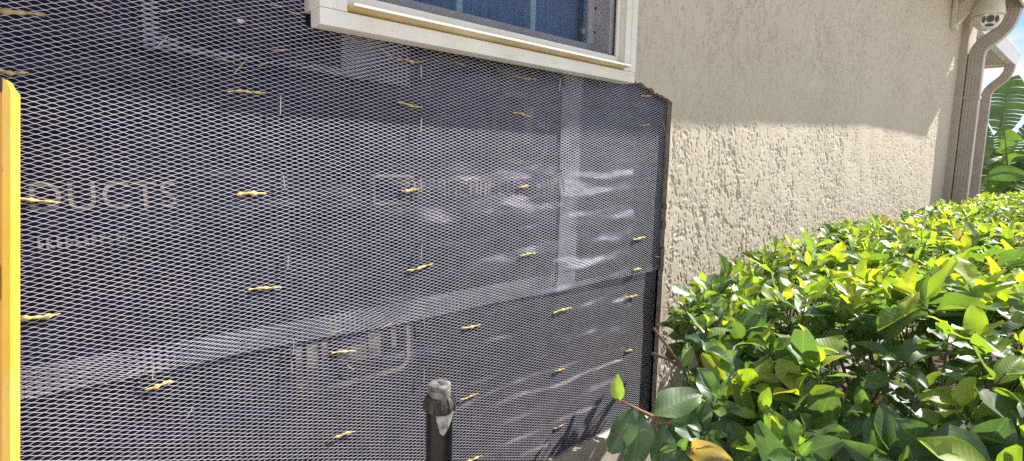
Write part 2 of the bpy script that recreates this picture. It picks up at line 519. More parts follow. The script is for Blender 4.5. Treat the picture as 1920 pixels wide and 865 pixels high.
# the upper course runs up beside the window
M_PRINT = simple('paper_print', (0.06, 0.05, 0.05, 1), (0.30, 0.25, 0.215, 1), 26, 0.5)
M_PRINT3 = simple('worn_print', (0.012, 0.011, 0.014, 1), (0.13, 0.11, 0.10, 1), 11, 0.5, lo=0.45, hi=0.75)
M_PRINT2 = simple('faded_print', (0.02, 0.018, 0.022, 1), (0.30, 0.25, 0.22, 1), 13, 0.5, lo=0.40, hi=0.66)
def text_mesh(txt, size, x, z, base, parent, name='lettering', sx=1.0):
    cu = bpy.data.curves.new(name, 'FONT')
    cu.body = txt; cu.size = size; cu.space_character = 1.06
    ob = bpy.data.objects.new(name, cu); COL.objects.link(ob)
    bpy.context.view_layer.update()
    dg = bpy.context.evaluated_depsgraph_get()
    me = bpy.data.meshes.new_from_object(ob.evaluated_get(dg))
    bpy.data.objects.remove(ob)
    co = np.array([v.co[:] for v in me.vertices])
    X = x + co[:, 0] * sx; Z = z + co[:, 1]
    Y = paper_y(X, Z, base) - 0.0012
    me.vertices.foreach_set('co', np.stack([X, Y, Z], -1).astype(np.float32).ravel())
    me.materials.clear(); me.materials.append(M_PRINT); me.update()
    return link(bpy.data.objects.new(name, me), parent)
text_mesh('DUCTS', 0.062, 0.004, 1.117, 0.0440, paper_top, sx=0.90)

def flat_strokes(name, strokes, base, parent, mat=None):
    """Printed bars: (x0,z0,x1,z1,width) laid on the paper."""
    m = MB()
    for x0, z0, x1, z1, w in strokes:
        n = max(2, int(math.hypot(x1 - x0, z1 - z0) / 0.006))
        d = Vector((x1 - x0, 0, z1 - z0)).normalized(); s = Vector((-d.z, 0, d.x)) * w / 2
        vs = []
        for i in range(n + 1):
            p = Vector((x0 + (x1 - x0) * i / n, 0, z0 + (z1 - z0) * i / n))
            for e in (-1, 0, 1):
                qv = p + s * e
                vs.append((qv.x, float(paper_y(np.array(qv.x), np.array(qv.z), base)) - 0.0014, qv.z))
        fs = []
        for i in range(n):
            for e in (0, 1):
                a = i * 3 + e
                fs.append((a, a + 1, a + 4, a + 3))
        m.add(vs, fs)
    return m.build(name, mat or M_PRINT2, parent)
def round_rect(x0, z0, x1, z1, r, w, skip=()):
    out = []
    cs = [(x1 - r, z1 - r, 0), (x0 + r, z1 - r, 90), (x0 + r, z0 + r, 180), (x1 - r, z0 + r, 270)]
    pts = []
    for cx, cz, a0 in cs:
        for k in range(6):
            a = math.radians(a0 + 18 * k)
            pts.append((cx + r * math.cos(a), cz + r * math.sin(a)))
    pts.append(pts[0])
    for a, b in zip(pts[:-1], pts[1:]):
        out.append((*a, *b, w))
    return out
# boxed emblem on the lower course
flat_strokes('emblem', round_rect(0.385, 0.735, 0.632, 0.853, 0.030, 0.011) + [(0.412, 0.765, 0.412, 0.835, 0.020), (0.436, 0.765, 0.436, 0.835, 0.012),
    (0.465, 0.795, 0.530, 0.795, 0.034), (0.548, 0.775, 0.548, 0.835, 0.030), (0.595, 0.790, 0.595, 0.838, 0.012)], 0.0480, paper_low)
# second emblem and the illegible line of print on the upper course
flat_strokes('emblem', round_rect(0.875, 1.205, 1.060, 1.372, 0.055, 0.014) + [(0.925, 1.235, 0.925, 1.330, 0.026), (0.985, 1.255, 0.985, 1.345, 0.034), (1.020, 1.300, 1.050, 1.300, 0.016)], 0.0440, paper_top, M_PRINT3)
st = round_rect(0.545, 1.110, 0.640, 1.168, 0.006, 0.006)
xx = 0.655
rr = random.Random(3)
while xx < 1.12:
    w = rr.uniform(0.012, 0.022)
    st.append((xx, 1.122, xx, 1.160, 0.006))
    if rr.random() < 0.7: st.append((xx, 1.158, xx + w, 1.158, 0.006))
    if rr.random() < 0.6: st.append((xx, 1.122, xx + w, 1.122, 0.006))
    if rr.random() < 0.6: st.append((xx + w, 1.122, xx + w, 1.160, 0.006))
    xx += w + 0.012
flat_strokes('print_line', st, 0.0440, paper_top)['kind'] = 'stuff'
st = []
xx = 0.014
while xx < 0.125:
    w = rr.uniform(0.004, 0.008)
    st.append((xx, 1.062, xx, 1.078, 0.003))
    st.append((xx, rr.choice((1.062, 1.070, 1.078)), xx + w, rr.choice((1.062, 1.070, 1.078)), 0.003))
    xx += w + 0.0045
flat_strokes('print_line', st, 0.0440, paper_top)['kind'] = 'stuff'

# ------------------------------------------------------------------ expanded metal lath
def lath_material():
    t = NT('galvanised_lath')
    c = t.ramp(t.noise(26, 3, 0.6), [(0.3, (0.50, 0.49, 0.57)), (0.66, (0.64, 0.62, 0.69)), (0.80, (0.52, 0.45, 0.44))])
    t.l(c, t.b.inputs['Base Color'])
    t.set(Roughness=0.45, Metallic=0.35)
    return t.m
M_LATH = lath_material()
LWD, SWD = 0.0206, 0.0074
def lath(x0, x1, z0, z1, y, label, holes=(), phase=(0, 0), tilt=0.0, seed=0, wob=0.0022):
    """One sheet: zig-zag strands meeting at short bonds, each strand a twisted flat bar."""
    h = SWD / 2
    nr = int((z1 - z0) / h)
    npd = int((x1 - x0) / LWD) + 2
    tt = np.array([-0.075, 0.075, 0.425, 0.575])
    sgn = np.array([-1, -1, 1, 1.0])
    px = (np.arange(npd)[:, None] + tt[None, :]).ravel() * LWD
    ps = np.tile(sgn, npd)
    rows = np.arange(nr)
    X = x0 - LWD + px[None, :] + phase[0] + np.where(rows % 2 == 0, 0.0, LWD / 2)[:, None]
    Z = (z0 + phase[1] + (rows[:, None] + 0.5) * h) + (h / 2 - 0.00035) * ps[None, :]
    Z = Z + tilt * (X - x0)
    r = np.random.default_rng(seed)
    X = X + r.normal(0, 0.00022, X.shape); Z = Z + r.normal(0, 0.00016, Z.shape)
    Z = Z + (vnoise(X * 3.5, Z * 4, 60 + seed) - 0.5) * 0.009
    X = X + (vnoise(X * 4, Z * 6, 80 + seed) - 0.5) * 0.006
    Yc = y + (fbm(X * 4, Z * 5, 50 + seed, 2) - 0.5) * 2 * wob
    n = X.shape[1]
    hw, ht = 0.00034, 0.00024
    tw = np.where((np.arange(n) % 4) < 2, 1.0, -1.0)[None, :] * 0.5
    off = []
    for a, b in ((-1, -1), (1, -1), (1, 1), (-1, 1)):
        dz = a * hw
        dy = b * ht + a * hw * 0.15
        off.append(np.stack([X + 0 * Z, Yc + dy, Z + dz], -1))
    V = np.stack(off, 2)                      # rows, n, 4, 3
    idx = np.arange(V.shape[0] * n * 4).reshape(V.shape[0], n, 4)
    mx = (X[:, :-1] + X[:, 1:]) / 2; mz = (Z[:, :-1] + Z[:, 1:]) / 2
    keep = (mx > x0) & (mx < x1)
    for hx0, hx1, hz0, hz1 in holes:
        keep &= ~((mx > hx0) & (mx < hx1) & (mz > hz0) & (mz < hz1))
    qs = []
    for k in range(4):
        k2 = (k + 1) % 4
        q = np.stack([idx[:, :-1, k], idx[:, 1:, k], idx[:, 1:, k2], idx[:, :-1, k2]], -1)
        qs.append(q[keep])
    q = np.concatenate(qs)
    u = np.unique(q); m = np.full(idx.size, -1); m[u] = np.arange(len(u))
    o = bpy.data.objects.new('metal_lath', np_mesh('metal_lath', V.reshape(-1, 3)[u], m[q], M_LATH, False))
    return tag(link(o), label, 'lath', 'sheets of metal lath')
WINHOLE = (0.40, 1.345, 1.438, 2.0)
lath_main = lath(-0.62, 1.165, 0.850, 1.60, 0.0185, 'largest sheet of grey diamond metal lath, under the window in front of the lettering',
                 holes=[WINHOLE, (0.175, 0.395, 1.385, 2.0), (0.2, 0.47, 1.375, 2.0)], seed=1)
lath_low = lath(-0.62, 1.5825, 0.345, 0.893, 0.0225, 'sheet of grey diamond metal lath along the bottom, behind the sprinkler', holes=[(1.165, 1.7, 0.866, 1.0)], seed=2, phase=(0.006, 0.002))
lath_right = lath(1.085, 1.5825, 0.854, 1.452, 0.0150, 'narrow sheet of grey diamond metal lath beside the cut stucco edge',
                  holes=[(1.0, 1.345, 1.438, 2.0)], seed=3, phase=(0.003, 0.001), tilt=0.004)
lath_patch = lath(0.152, 0.62, 1.362, 1.60, 0.0140, 'small patch of grey diamond metal lath at the lower left corner of the window',
                  holes=[(0.40, 1.345, 1.438, 2.0)], seed=4, phase=(0.009, 0.003), tilt=-0.02, wob=0.003)

# fibre plugs and staples that hold the sheets
M_FIBRE = simple('yellow_fibre', (0.62, 0.42, 0.11, 1), (0.82, 0.66, 0.30, 1), 160, 0.85, bump=0.6, bscale=500)
M_FIBRE_OLD = simple('brown_fibre', (0.28, 0.19, 0.09, 1), (0.50, 0.38, 0.19, 1), 160, 0.9, bump=0.6, bscale=500)
M_STAPLE = simple('staple_steel', (0.50, 0.44, 0.42, 1), (0.62, 0.56, 0.54, 1), 200, 0.4, metallic=0.7)
def plug_mesh(k, length, mat):
    r = random.Random(40 + k)
    n = 22
    vs, fs, seg = [], [], 8
    for i in range(n):
        u = i / (n - 1)
        rad = (0.0042 + 0.0012 * (k % 3)) * math.sin(math.pi * min(1, max(0.0, u * 0.94 + 0.03))) ** 0.45 * (0.75 + 0.25 * math.sin(u * 26 + k)) * r.uniform(0.85, 1.1)
        tw = u * 7 + k
        cz = 0.0014 * math.sin(u * 5 + k) ; cy = 0.0012 * math.cos(u * 9)
        for j in range(seg):
            a = 2 * math.pi * j / seg
            ca, sa = math.cos(a) * rad * 1.15, math.sin(a) * rad * 0.62
            vs.append(((u - 0.5) * length, cy + (ca * math.sin(tw) + sa * math.cos(tw)) * 0.8, cz + ca * math.cos(tw) - sa * math.sin(tw)))
    for i in range(n - 1):
        for j in range(seg):
            j2 = (j + 1) % seg
            fs.append((i * seg + j, i * seg + j2, (i + 1) * seg + j2, (i + 1) * seg + j))
    fs += [tuple(range(seg))[::-1], tuple(range((n - 1) * seg, n * seg))]
    return MB().add(vs, fs).mesh('fibre_plug', mat, True)
PLUGS = [plug_mesh(k, l, M_FIBRE) for k, l in enumerate((0.062, 0.046, 0.056, 0.070, 0.038, 0.052, 0.066))]
PLUGS_OLD = [plug_mesh(k + 9, l, M_FIBRE_OLD) for k, l in enumerate((0.066, 0.058))]
def sheet_at(x, z):
    if z < 0.86: return lath_low, 0.0180
    if x > 1.10: return lath_right, 0.0108
    if z > 1.365 and 0.15 < x < 0.62: return lath_patch, 0.0100
    return lath_main, 0.0140
wads = [(0.298, 1.312, 0), (0.619, 1.317, 0), (0.94, 1.321, 0), (1.454, 1.326, 1), (0.299, 1.138, 0), (0.619, 1.139, 0), (0.949, 1.142, 0),
        (0.316, 0.967, 0), (0.642, 0.968, 0), (0.97, 0.966, 0), (1.455, 0.971, 0), (1.454, 0.871, 0), (0.005, 0.968, 0), (0.148, 0.827, 0),
        (0.465, 0.814, 0), (0.789, 0.805, 0), (1.114, 0.792, 0), (1.441, 0.783, 0), (1.441, 0.602, 0), (1.112, 0.617, 0), (1.119, 0.445, 1),
        (0.462, 0.638, 0), (0.787, 0.628, 0), (0.616, 1.406, 1), (0.95, 1.41, 1), (1.454, 1.415, 1), (0.005, 1.388, 1), (-0.005, 1.307, 1), (0.008, 1.135, 0), (0.806, 0.46, 0)]
for i, (x, z, old) in enumerate(wads):
    par, y = sheet_at(x, z)
    me = (PLUGS_OLD[i % 2] if old else PLUGS[(i * 3) % 7])
    o = bpy.data.objects.new('fibre_plug', me)
    o.location = (x, y + 0.001, z)
    o.rotation_euler = (random.uniform(-0.6, 0.6), random.uniform(-0.10, 0.10), random.choice((0, math.pi)) + random.uniform(-0.05, 0.05))
    s_ = 1.0 if z > 0.7 else 0.85
    o.scale = (s_ * random.uniform(0.75, 1.15), s_ * random.uniform(0.8, 1.1), s_ * random.uniform(0.7, 1.15))
    link(o, par)
stm = MB().tube([(0, 0.006, 0.014), (0, -0.0025, 0.013), (0, -0.003, -0.013), (0, 0.006, -0.014)], 0.0008, 6).mesh('staple', M_STAPLE)
for i, (x, z) in enumerate([(0.352, 1.294), (0.643, 1.387), (0.643, 1.277), (0.354, 1.159), (0.643, 1.15), (0.357, 1.012), (0.644, 1.005), (0.364, 0.847),
                            (0.36, 0.808), (0.654, 0.842), (0.654, 0.716), (0.139, 0.853), (1.067, 1.406)]):
    par, y = sheet_at(x, z)
    o = bpy.data.objects.new('staple', stm)
    o.location = (x, y - 0.001, z); o.rotation_euler = (0, random.uniform(-0.12, 0.12), 0)
    o.scale = (1.15, 1, random.uniform(0.8, 1.25))
    link(o, par)

# dry straws and splinters caught in the mesh
M_STRAW = simple('dry_straw', (0.42, 0.31, 0.18, 1), (0.60, 0.47, 0.30, 1), 120, 0.8)
M_REDCHIP = simple('reddish_splinter', (0.30, 0.12, 0.07, 1), (0.45, 0.22, 0.14, 1), 120, 0.8)
straw_places = [(0.103, 1.41, 0.045, -18, 'slanting beside the topmost fibre plug at the upper left'), (0.193, 1.425, 0.036, 24, 'above the patch of lath at its upper left corner'),
    (0.175, 1.373, 0.030, 50, 'standing at the lower left corner of the lath patch'), (0.265, 1.360, 0.030, -6, 'flat along the lower rim of the lath patch'),
    (0.287, 1.350, 0.034, 52, 'leaning below the lower rim of the lath patch'), (0.354, 1.389, 0.026, 12, 'on the lath patch beside the window corner'),
    (0.350, 1.462, 0.026, 2, 'high up close to the window corner'), (0.380, 1.456, 0.024, -8, 'touching the lower left window corner'),
    (0.330, 1.361, 0.030, 24, 'short one at the right end of the patch rim'), (0.185, 0.766, 0.028, 56, 'low down under the plug nearest the level'),
    (0.488, 1.428, 0.030, -20, 'first one under the window casing from its left corner'), (0.561, 1.412, 0.034, -28, 'second one under the window casing from its left corner'),
    (0.746, 1.415, 0.030, -10, 'under the middle of the window casing'), (0.855, 1.42, 0.022, -40, 'under the right half of the window casing'),
    (1.556, 1.325, 0.040, -62, 'long one against the cut stucco edge'), (0.449, 0.862, 0.034, 3, 'on the doubled lath strip above the boxed emblem'),
    (0.556, 0.850, 0.036, 14, 'on the doubled lath strip right of the staple'), (0.478, 0.778, 0.022, -45, 'inside the boxed emblem'), (1.568, 0.902, 0.05, -8, 'wiry one poking out of the cut stucco edge')]
for i, (x, z, ln, an, where) in enumerate(straw_places):
    a = math.radians(an)
    m = MB()
    bend = random.uniform(-0.002, 0.002)
    pts = [((u - 0.5) * ln, -0.001 * math.sin(u * 3), bend * math.sin(u * math.pi)) for u in (0, 0.25, 0.5, 0.75, 1)]
    m.tube(pts, [0.0005, 0.0008, 0.0009, 0.0007, 0.0004], 5)
    red = i in (10, 13)
    o = m.build('splinter' if red else 'straw', M_REDCHIP if red else M_STRAW, None, True)
    par, y = sheet_at(x, z)
    o.location = (x, y - 0.0022, z); o.rotation_euler = (0, -a, 0)
    tag(o, ('thin reddish splinter ' if red else 'thin dry straw ') + where, 'straw', 'straws caught in the lath')
# broken bit of render held in the mesh
m = MB()
r = random.Random(8)
m.lathe([(0.002, -0.010), (0.008, -0.006), (0.011, 0.001), (0.010, 0.006), (0.004, 0.008)], seg=9, wob=lambda a, i: 0.8 + 0.35 * r.random())
o = m.build('render_crumb', simple('crumb', (0.50, 0.33, 0.27, 1), (0.70, 0.62, 0.58, 1), 140, 0.9), None)
o.location = (0.290, 0.006, 1.425); o.scale = (0.55, 0.3, 0.4)
tag(o, 'pinkish crumb of broken render stuck in the lath patch', 'crumb')

# ------------------------------------------------------------------ window
win = tag(empty('window', (0, 0, 0)), 'white framed window with blue sky reflection and insect screen', 'window')
M_TAN = simple('stain_and_bounce_lip', (0.56, 0.41, 0.20, 1), (0.74, 0.62, 0.42, 1), 9, 0.6, stretch=(1, 1, 3), bump=0.1, bscale=200)  # dirt stain plus warm bounced light, both put into the tan
M_GREYRAIL = simple('grey_rail', (0.36, 0.34, 0.34, 1), (0.44, 0.42, 0.41, 1), 14, 0.5)
M_JAMB = simple('jamb_plastic', (0.50, 0.45, 0.44, 1), (0.56, 0.51, 0.50, 1), 10, 0.5)
M_SKYBLUE = simple('reflected_sky_blue', (0.06, 0.135, 0.30, 1), (0.08, 0.165, 0.35, 1), 300, 0.9, stretch=(1, 1, 0.1))  # blue of the reflected sky, put into the colour
M_MUNTIN = simple('muntin', (0.45, 0.55, 0.56, 1), (0.52, 0.62, 0.62, 1), 10, 0.5)
M_DARK = simple('dark_gasket', (0.02, 0.02, 0.022, 1), (0.03, 0.03, 0.032, 1), 10, 0.6)
ZT = 2.33
MB().box((0.41, -0.030, 1.436), (1.336, 0.012, 1.4655), 0.002).build('bottom_casing', M_WHITE, win)
for a, b in ((0.41, 0.462), (1.284, 1.336)):
    MB().box((a, -0.031, 1.4660), (b, 0.04, ZT), 0.002).build('side_casing', M_WHITE, win)
    MB().box((a + 0.024, -0.0335, 1.4665), (a + 0.028, -0.0305, ZT)).build('casing_groove', M_WHITE, win)
MB().box((0.41, -0.030, ZT + 0.0005), (1.336, 0.04, ZT + 0.055), 0.002).build('top_casing', M_WHITE, win)
# projecting lip; its underside shows stain and painted warm bounce
lip = MB()
lip.prism([(-0.012, 1.4662), (-0.050, 1.4725), (-0.050, 1.4775), (-0.012, 1.4800)], 0, 0.4635, 1.2825)
lip.build('sill_lip', M_TAN, win)
MB().box((0.4630, -0.0535, 1.4728), (1.2830, -0.0503, 1.4778), 0.0008).build('lip_nosing', M_WHITE, win)
# inner frame, screen rail, sash
MB().box((0.4632, -0.0115, 1.4805), (1.2828, 0.035, 1.5040), 0.0015).build('inner_frame', M_WHITE, win)
for a, b in ((0.4632, 0.500), (1.268, 1.2828)):
    MB().box((a, -0.0115, 1.5045), (b, 0.035, ZT - 0.001), 0.0015).build('inner_frame', M_WHITE, win)
MB().box((0.5005, -0.0060, 1.5045), (1.2675, -0.0030, 1.5065)).box((1.2640, -0.0060, 1.5066), (1.2675, -0.0030, ZT - 0.002)).box((0.5005, -0.006, 1.5066), (0.503, -0.003, ZT - 0.002)).build('gasket', M_DARK, win)
MB().box((0.5006, 0.0, 1.5046), (1.2674, 0.058, 1.5085)).box((0.5006, 0.052, 1.509), (1.2674, 0.075, 1.5405), 0.002).build('bottom_rail', M_GREYRAIL, win)
MB().box((1.2485, 0.0, 1.5090), (1.2674, 0.0515, ZT - 0.002)).box((1.222, 0.0525, 1.5410), (1.2674, 0.075, ZT - 0.002), 0.002).build('jamb_liner', M_JAMB, win)
MB().box((0.5006, 0.0, 1.5090), (0.520, 0.075, ZT - 0.002)).build('jamb_liner', M_JAMB, win)
for z in (1.575, 1.64):
    MB().tube([(1.246, 0.0505, z), (1.246, 0.049, z)], 0.004, 8).build('screw', M_DARK, win)
MB().tube([(1.205, 0.0605, 1.572), (1.205, 0.056, 1.572)], 0.008, 14).build('suction_cup', simple('clear_rubber', (0.3, 0.38, 0.45, 1), rough=0.2), win)
def glass_material():
    t = NT('window_glass')
    tr = t.n('ShaderNodeBsdfTransparent'); tr.inputs['Color'].default_value = (0.86, 0.92, 0.95, 1)
    gl = t.n('ShaderNodeBsdfGlossy', Roughness=0.02)
    lw = t.n('ShaderNodeLayerWeight', Blend=0.5)
    pw = t.n('ShaderNodeMath', operation='POWER'); t.l(lw.outputs['Facing'], pw.inputs[0]); pw.inputs[1].default_value = 5.0
    fr = t.n('ShaderNodeMath', operation='MULTIPLY_ADD'); t.l(pw.outputs[0], fr.inputs[0]); fr.inputs[1].default_value = 0.95; fr.inputs[2].default_value = 0.045
    mx = t.n('ShaderNodeMixShader')
    t.l(fr.outputs[0], mx.inputs['Fac']); t.l(tr.outputs['BSDF'], mx.inputs[1]); t.l(gl.outputs['BSDF'], mx.inputs[2])
    t.l(mx.outputs['Shader'], t.out.inputs['Surface'])
    return t.m
def screen_material():
    t = NT('insect_screen')
    tr = t.n('ShaderNodeBsdfTransparent')
    df = t.n('ShaderNodeBsdfDiffuse'); df.inputs['Color'].default_value = (0.06, 0.10, 0.18, 1)
    mx = t.n('ShaderNodeMixShader', Fac=0.14)
    t.l(tr.outputs['BSDF'], mx.inputs[1]); t.l(df.outputs['BSDF'], mx.inputs[2])
    t.l(mx.outputs['Shader'], t.out.inputs['Surface'])
    return t.m
MB().box((0.5202, 0.0600, 1.5408), (1.2218, 0.0640, ZT - 0.003)).build('pane', glass_material(), win)
for x in (0.782, 1.018):
    MB().box((x - 0.0085, 0.0660, 1.5408), (x + 0.0085, 0.0720, ZT - 0.003), 0.001).build('muntin', M_MUNTIN, win)
MB().box((0.505, -0.0022, 1.5087), (1.2635, -0.0014, ZT - 0.004)).build('insect_screen', screen_material(), win)
bl = MB()  # added slats behind the glass that stand in for the sky reflection
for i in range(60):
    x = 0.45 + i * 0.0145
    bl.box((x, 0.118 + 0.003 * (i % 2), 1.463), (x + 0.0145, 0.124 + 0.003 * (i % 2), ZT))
bl.build('sky_reflection_panel', M_SKYBLUE, win)

# ------------------------------------------------------------------ downspouts
def rib_profile(w, d, ribs=4):
    """Outline of a ribbed rectangular pipe, w along u and d along v."""
    pts = []
    def side(a, b, nrm, n):
        a, b, nrm = Vector(a), Vector(b), Vector(nrm)
        out = []
        for i in range(n):
            u0 = (i + 0.30) / n; u1 = (i + 0.42) / n; u2 = (i + 0.58) / n; u3 = (i + 0.70) / n
            out += [a.lerp(b, u0), a.lerp(b, u1) - nrm * 0.0025, a.lerp(b, u2) - nrm * 0.0025, a.lerp(b, u3)]
        return out
    c = [(-w / 2, -d / 2), (w / 2, -d / 2), (w / 2, d / 2), (-w / 2, d / 2)]
    nr = [(0, -1), (1, 0), (0, 1), (-1, 0)]
    k = [2, ribs, 2, ribs]
    for i in range(4):
        a, b = Vector(c[i]), Vector(c[(i + 1) % 4])
        e = (b - a).normalized() * 0.006
        pts.append((a + e)[:]); pts += [p[:] for p in side(a + e, b - e, nr[i], k[i])]; pts.append((b - e)[:])
    return pts
def downspout(name, label, x, y, z0, z1, elbow, w=0.074, d=0.100, sc=1.0):
    root = tag(empty(name, (x, y, 0)), label, 'downspout', 'rain downspouts at the house corners')
    prof = rib_profile(w * sc, d * sc)
    MB().sweep(prof, [((0, 0, z), (1, 0, 0), (0, 1, 0)) for z in (z0, z1)]).build('pipe', M_SPOUT, root)
    rings = []
    pts = [Vector((0, 0, z1 - 0.015))] + [Vector(p) for p in elbow]
    dense = []
    for a, b in zip(pts[:-1], pts[1:]):
        n = max(2, int((b - a).length / 0.012))
        dense += [a.lerp(b, i / n) for i in range(n)]
    dense.append(pts[-1])
    for _ in range(10):
        dense = [dense[0]] + [(dense[i - 1] + dense[i] * 2 + dense[i + 1]) / 4 for i in range(1, len(dense) - 1)] + [dense[-1]]
    for i, p in enumerate(dense):
        t = (dense[min(i + 1, len(dense) - 1)] - dense[max(i - 1, 0)]).normalized()
        u = Vector((1, 0, 0)); v = t.cross(u).normalized()
        s_ = 1.01 + (0.025 if (i % 2) else 0.0)
        rings.append((p, u * s_, v * s_))
    MB().sweep(prof, rings).build('elbow', M_SPOUT, root)
    for z in (0.75, z1 - 0.35):
        MB().box((-w * sc / 2 - 0.004, -d * sc / 2 - 0.004, z), (w * sc / 2 + 0.004, d * sc / 2 + 0.002, z + 0.025)).build('strap', M_SPOUT, root)
    return root
downspout('downspout', 'taupe ribbed metal downspout with curved elbow at the near house corner', 5.772, -0.107, 0.05, 2.14,
          [(0, 0.0, 2.17), (0, -0.03, 2.215), (0, -0.10, 2.265), (0, -0.16, 2.335), (0, -0.185, 2.43), (0, -0.19, 2.58)])
downspout('downspout', 'taupe ribbed metal downspout on the far wing beneath its gutter', 8.92, 0.245, 0.05, 2.16,
          [(0, -0.01, 2.20), (0, -0.06, 2.26), (0, -0.14, 2.33), (0, -0.18, 2.40), (0, -0.19, 2.50)], sc=0.95)

# ------------------------------------------------------------------ security camera
M_CAMW = simple('camera_plastic', (0.62, 0.57, 0.47, 1), (0.70, 0.65, 0.55, 1), 12, 0.4)
M_CAMDK = simple('camera_glass', (0.015, 0.018, 0.022, 1), (0.02, 0.025, 0.03, 1), 12, 0.08)
M_CAMGREY = simple('camera_face', (0.60, 0.59, 0.58, 1), (0.68, 0.67, 0.66, 1), 12, 0.35)
sc_ = tag(empty('security_camera', (5.36, -0.205, 2.345)), 'cream dome security camera on a bracket under the eaves', 'security camera')
sc_.scale = (1.1, 1.0, 1.1)
MB().box((-0.06, 0.172, -0.06), (0.06, 0.2045, 0.13), 0.006).build('wall_plate', M_CAMW, sc_)
ar = MB()
ar.prism([(0.171, -0.035), (0.171, 0.10), (-0.03, 0.215), (-0.06, 0.215), (-0.06, 0.185), (0.02, 0.150)], 0, -0.026, 0.026)
ar.build('bracket_arm', M_CAMW, sc_)
MB().lathe([(0.045, 0.185), (0.055, 0.18), (0.070, 0.16), (0.083, 0.10), (0.096, 0.03), (0.100, 0.008), (0.100, -0.002), (0.085, -0.004)], seg=32).build('housing', M_CAMW, sc_, auto=35)
ball = MB().lathe([(0.02, 0.001)] + [(0.091 * math.cos(a), -0.006 - 0.091 * math.sin(a)) for a in [math.radians(q) for q in range(0, 90, 9)]] + [(0.004, -0.097)], seg=32).build('ball', M_CAMW, sc_, True)
fd = (Vector((0, -1.0, 1.2)) - Vector((5.36, -0.205, 2.355))).normalized()
fd = (fd + Vector((0, -0.22, -0.02))).normalized()
fr_ = fd.cross(Vector((0, 0, 1))).normalized(); fu = fr_.cross(fd)
fc = Vector((0, 0, -0.012))
def face_disc(name, mat, pr, pu, ru, rv, depth, parent, n=20):
    ring = []
    m = MB()
    c = fc + fr_ * pr + fu * pu
    for dd in (0.055, depth):
        for k in range(n):
            a = 2 * math.pi * k / n
            ring.append(c + fr_ * ru * math.cos(a) + fu * rv * math.sin(a) + fd * dd)
    fs = [(i, (i + 1) % n, n + (i + 1) % n, n + i) for i in range(n)] + [tuple(range(n, 2 * n))]
    return m.add(ring, fs).build(name, mat, parent)
plate = face_disc('face_plate', M_CAMGREY, 0, -0.016, 0.054, 0.050, 0.086, sc_)
face_disc('lens', M_CAMDK, 0.0, -0.006, 0.022, 0.022, 0.092, plate)
face_disc('light_window', M_CAMDK, -0.038, -0.010, 0.010, 0.022, 0.0885, plate)
face_disc('light_window', M_CAMDK, 0.037, -0.010, 0.010, 0.022, 0.0885, plate)
face_disc('light_window', M_CAMDK, 0.0, -0.046, 0.026, 0.010, 0.0885, plate)

# ------------------------------------------------------------------ spirit level
def yellow_paint():
    t = NT('yellow_paint')
    c = t.ramp(t.noise(7, 5, 0.6), [(0.35, (0.80, 0.47, 0.04)), (0.7, (0.86, 0.56, 0.07))])
    spots = t.ramp(t.noise(70, 2, 0.5), [(0.70, (0, 0, 0)), (0.73, (1, 1, 1))])
    c = t.mix(spots, c, (0.60, 0.14, 0.04, 1))
    grime = t.ramp(t.noise(16, 6, 0.7, (1, 1, 0.25)), [(0.52, (0, 0, 0)), (0.72, (0.5, 0.5, 0.5))])
    c = t.mix(grime, c, (0.62, 0.52, 0.30, 1))
    t.l(c, t.b.inputs['Base Color'])
    t.set(Roughness=0.42)
    return t.m
def shaded_yellow_paint():
    return simple('shaded_yellow_paint', (0.74, 0.36, 0.06, 1), (0.80, 0.44, 0.10, 1), 6, 0.45)  # the yellow of the level with its shade put into the colour
M_YEL, M_YEL_SHADE = yellow_paint(), shaded_yellow_paint()
lvl = tag(empty('spirit_level', (0, 0, 0)), 'yellow spirit level leaning upright against the lath', 'spirit level')
top = Vector((0.0085, -0.012, 1.292)); low = Vector((-0.0255, -0.066, 0.785))
ax_z = (top - low).normalized()
L_ = (top.z - 0.012) / ax_z.z
org = top - ax_z * L_
a_ = math.radians(21)
ux = Vector((math.cos(a_), -math.sin(a_), 0)); ux = (ux - ax_z * ux.dot(ax_z)).normalized()   # flange normal
uy = ax_z.cross(ux)                                                                            # back towards the wall
# local frame: u = across the web (away from the lit flange), v = thickness
lvl.matrix_world = Matrix.Translation(org) @ Matrix((-ux, uy, ax_z)).transposed().to_4x4()
T = 0.0255; W = 0.062
hh = L_ - 0.0
MB().add([], []).prism([(0.0, -T), (0.0085, -T), (0.0085, 0.0), (0.0, 0.0)], 2, 0.006, hh - 0.016).add(
    [(0, -T, hh - 0.016), (0.0085, -T, hh - 0.016), (0.0085, 0, hh - 0.016), (0, 0, hh - 0.016), (0.0045, -T, hh - 0.003), (0.0085, -T, hh - 0.001), (0.0085, 0, hh - 0.001), (0.0045, 0, hh - 0.010)],
    [(0, 1, 5, 4), (1, 2, 6, 5), (2, 3, 7, 6), (3, 0, 4, 7), (4, 5, 6, 7)]).build('flange', M_YEL, lvl)
MB().prism([(W - 0.0085, -T), (W, -T), (W, 0.0), (W - 0.0085, 0.0)], 2, 0.006, hh - 0.006).build('flange', M_YEL, lvl)
VZ = 0.76 * hh - 0.03
MB().box((0.0087, -T + 0.0045, 0.006), (W - 0.0087, -0.0045, hh - 0.008)).build('web', M_YEL_SHADE, lvl)
MB().box((0.0075, -T - 0.0008, hh - 0.018), (W - 0.003, 0.0004, hh + 0.001), 0.003).build('end_cap', M_DARK, lvl)
MB().box((0.0, -T - 0.0006, 0.0), (W, 0.0004, 0.0058), 0.002).build('end_cap', M_DARK, lvl)
MB().box((0.0120, -T + 0.0005, 1.005), (0.050, -T + 0.0042, 1.050), 0.0015).build('vial_housing', M_DARK, lvl)
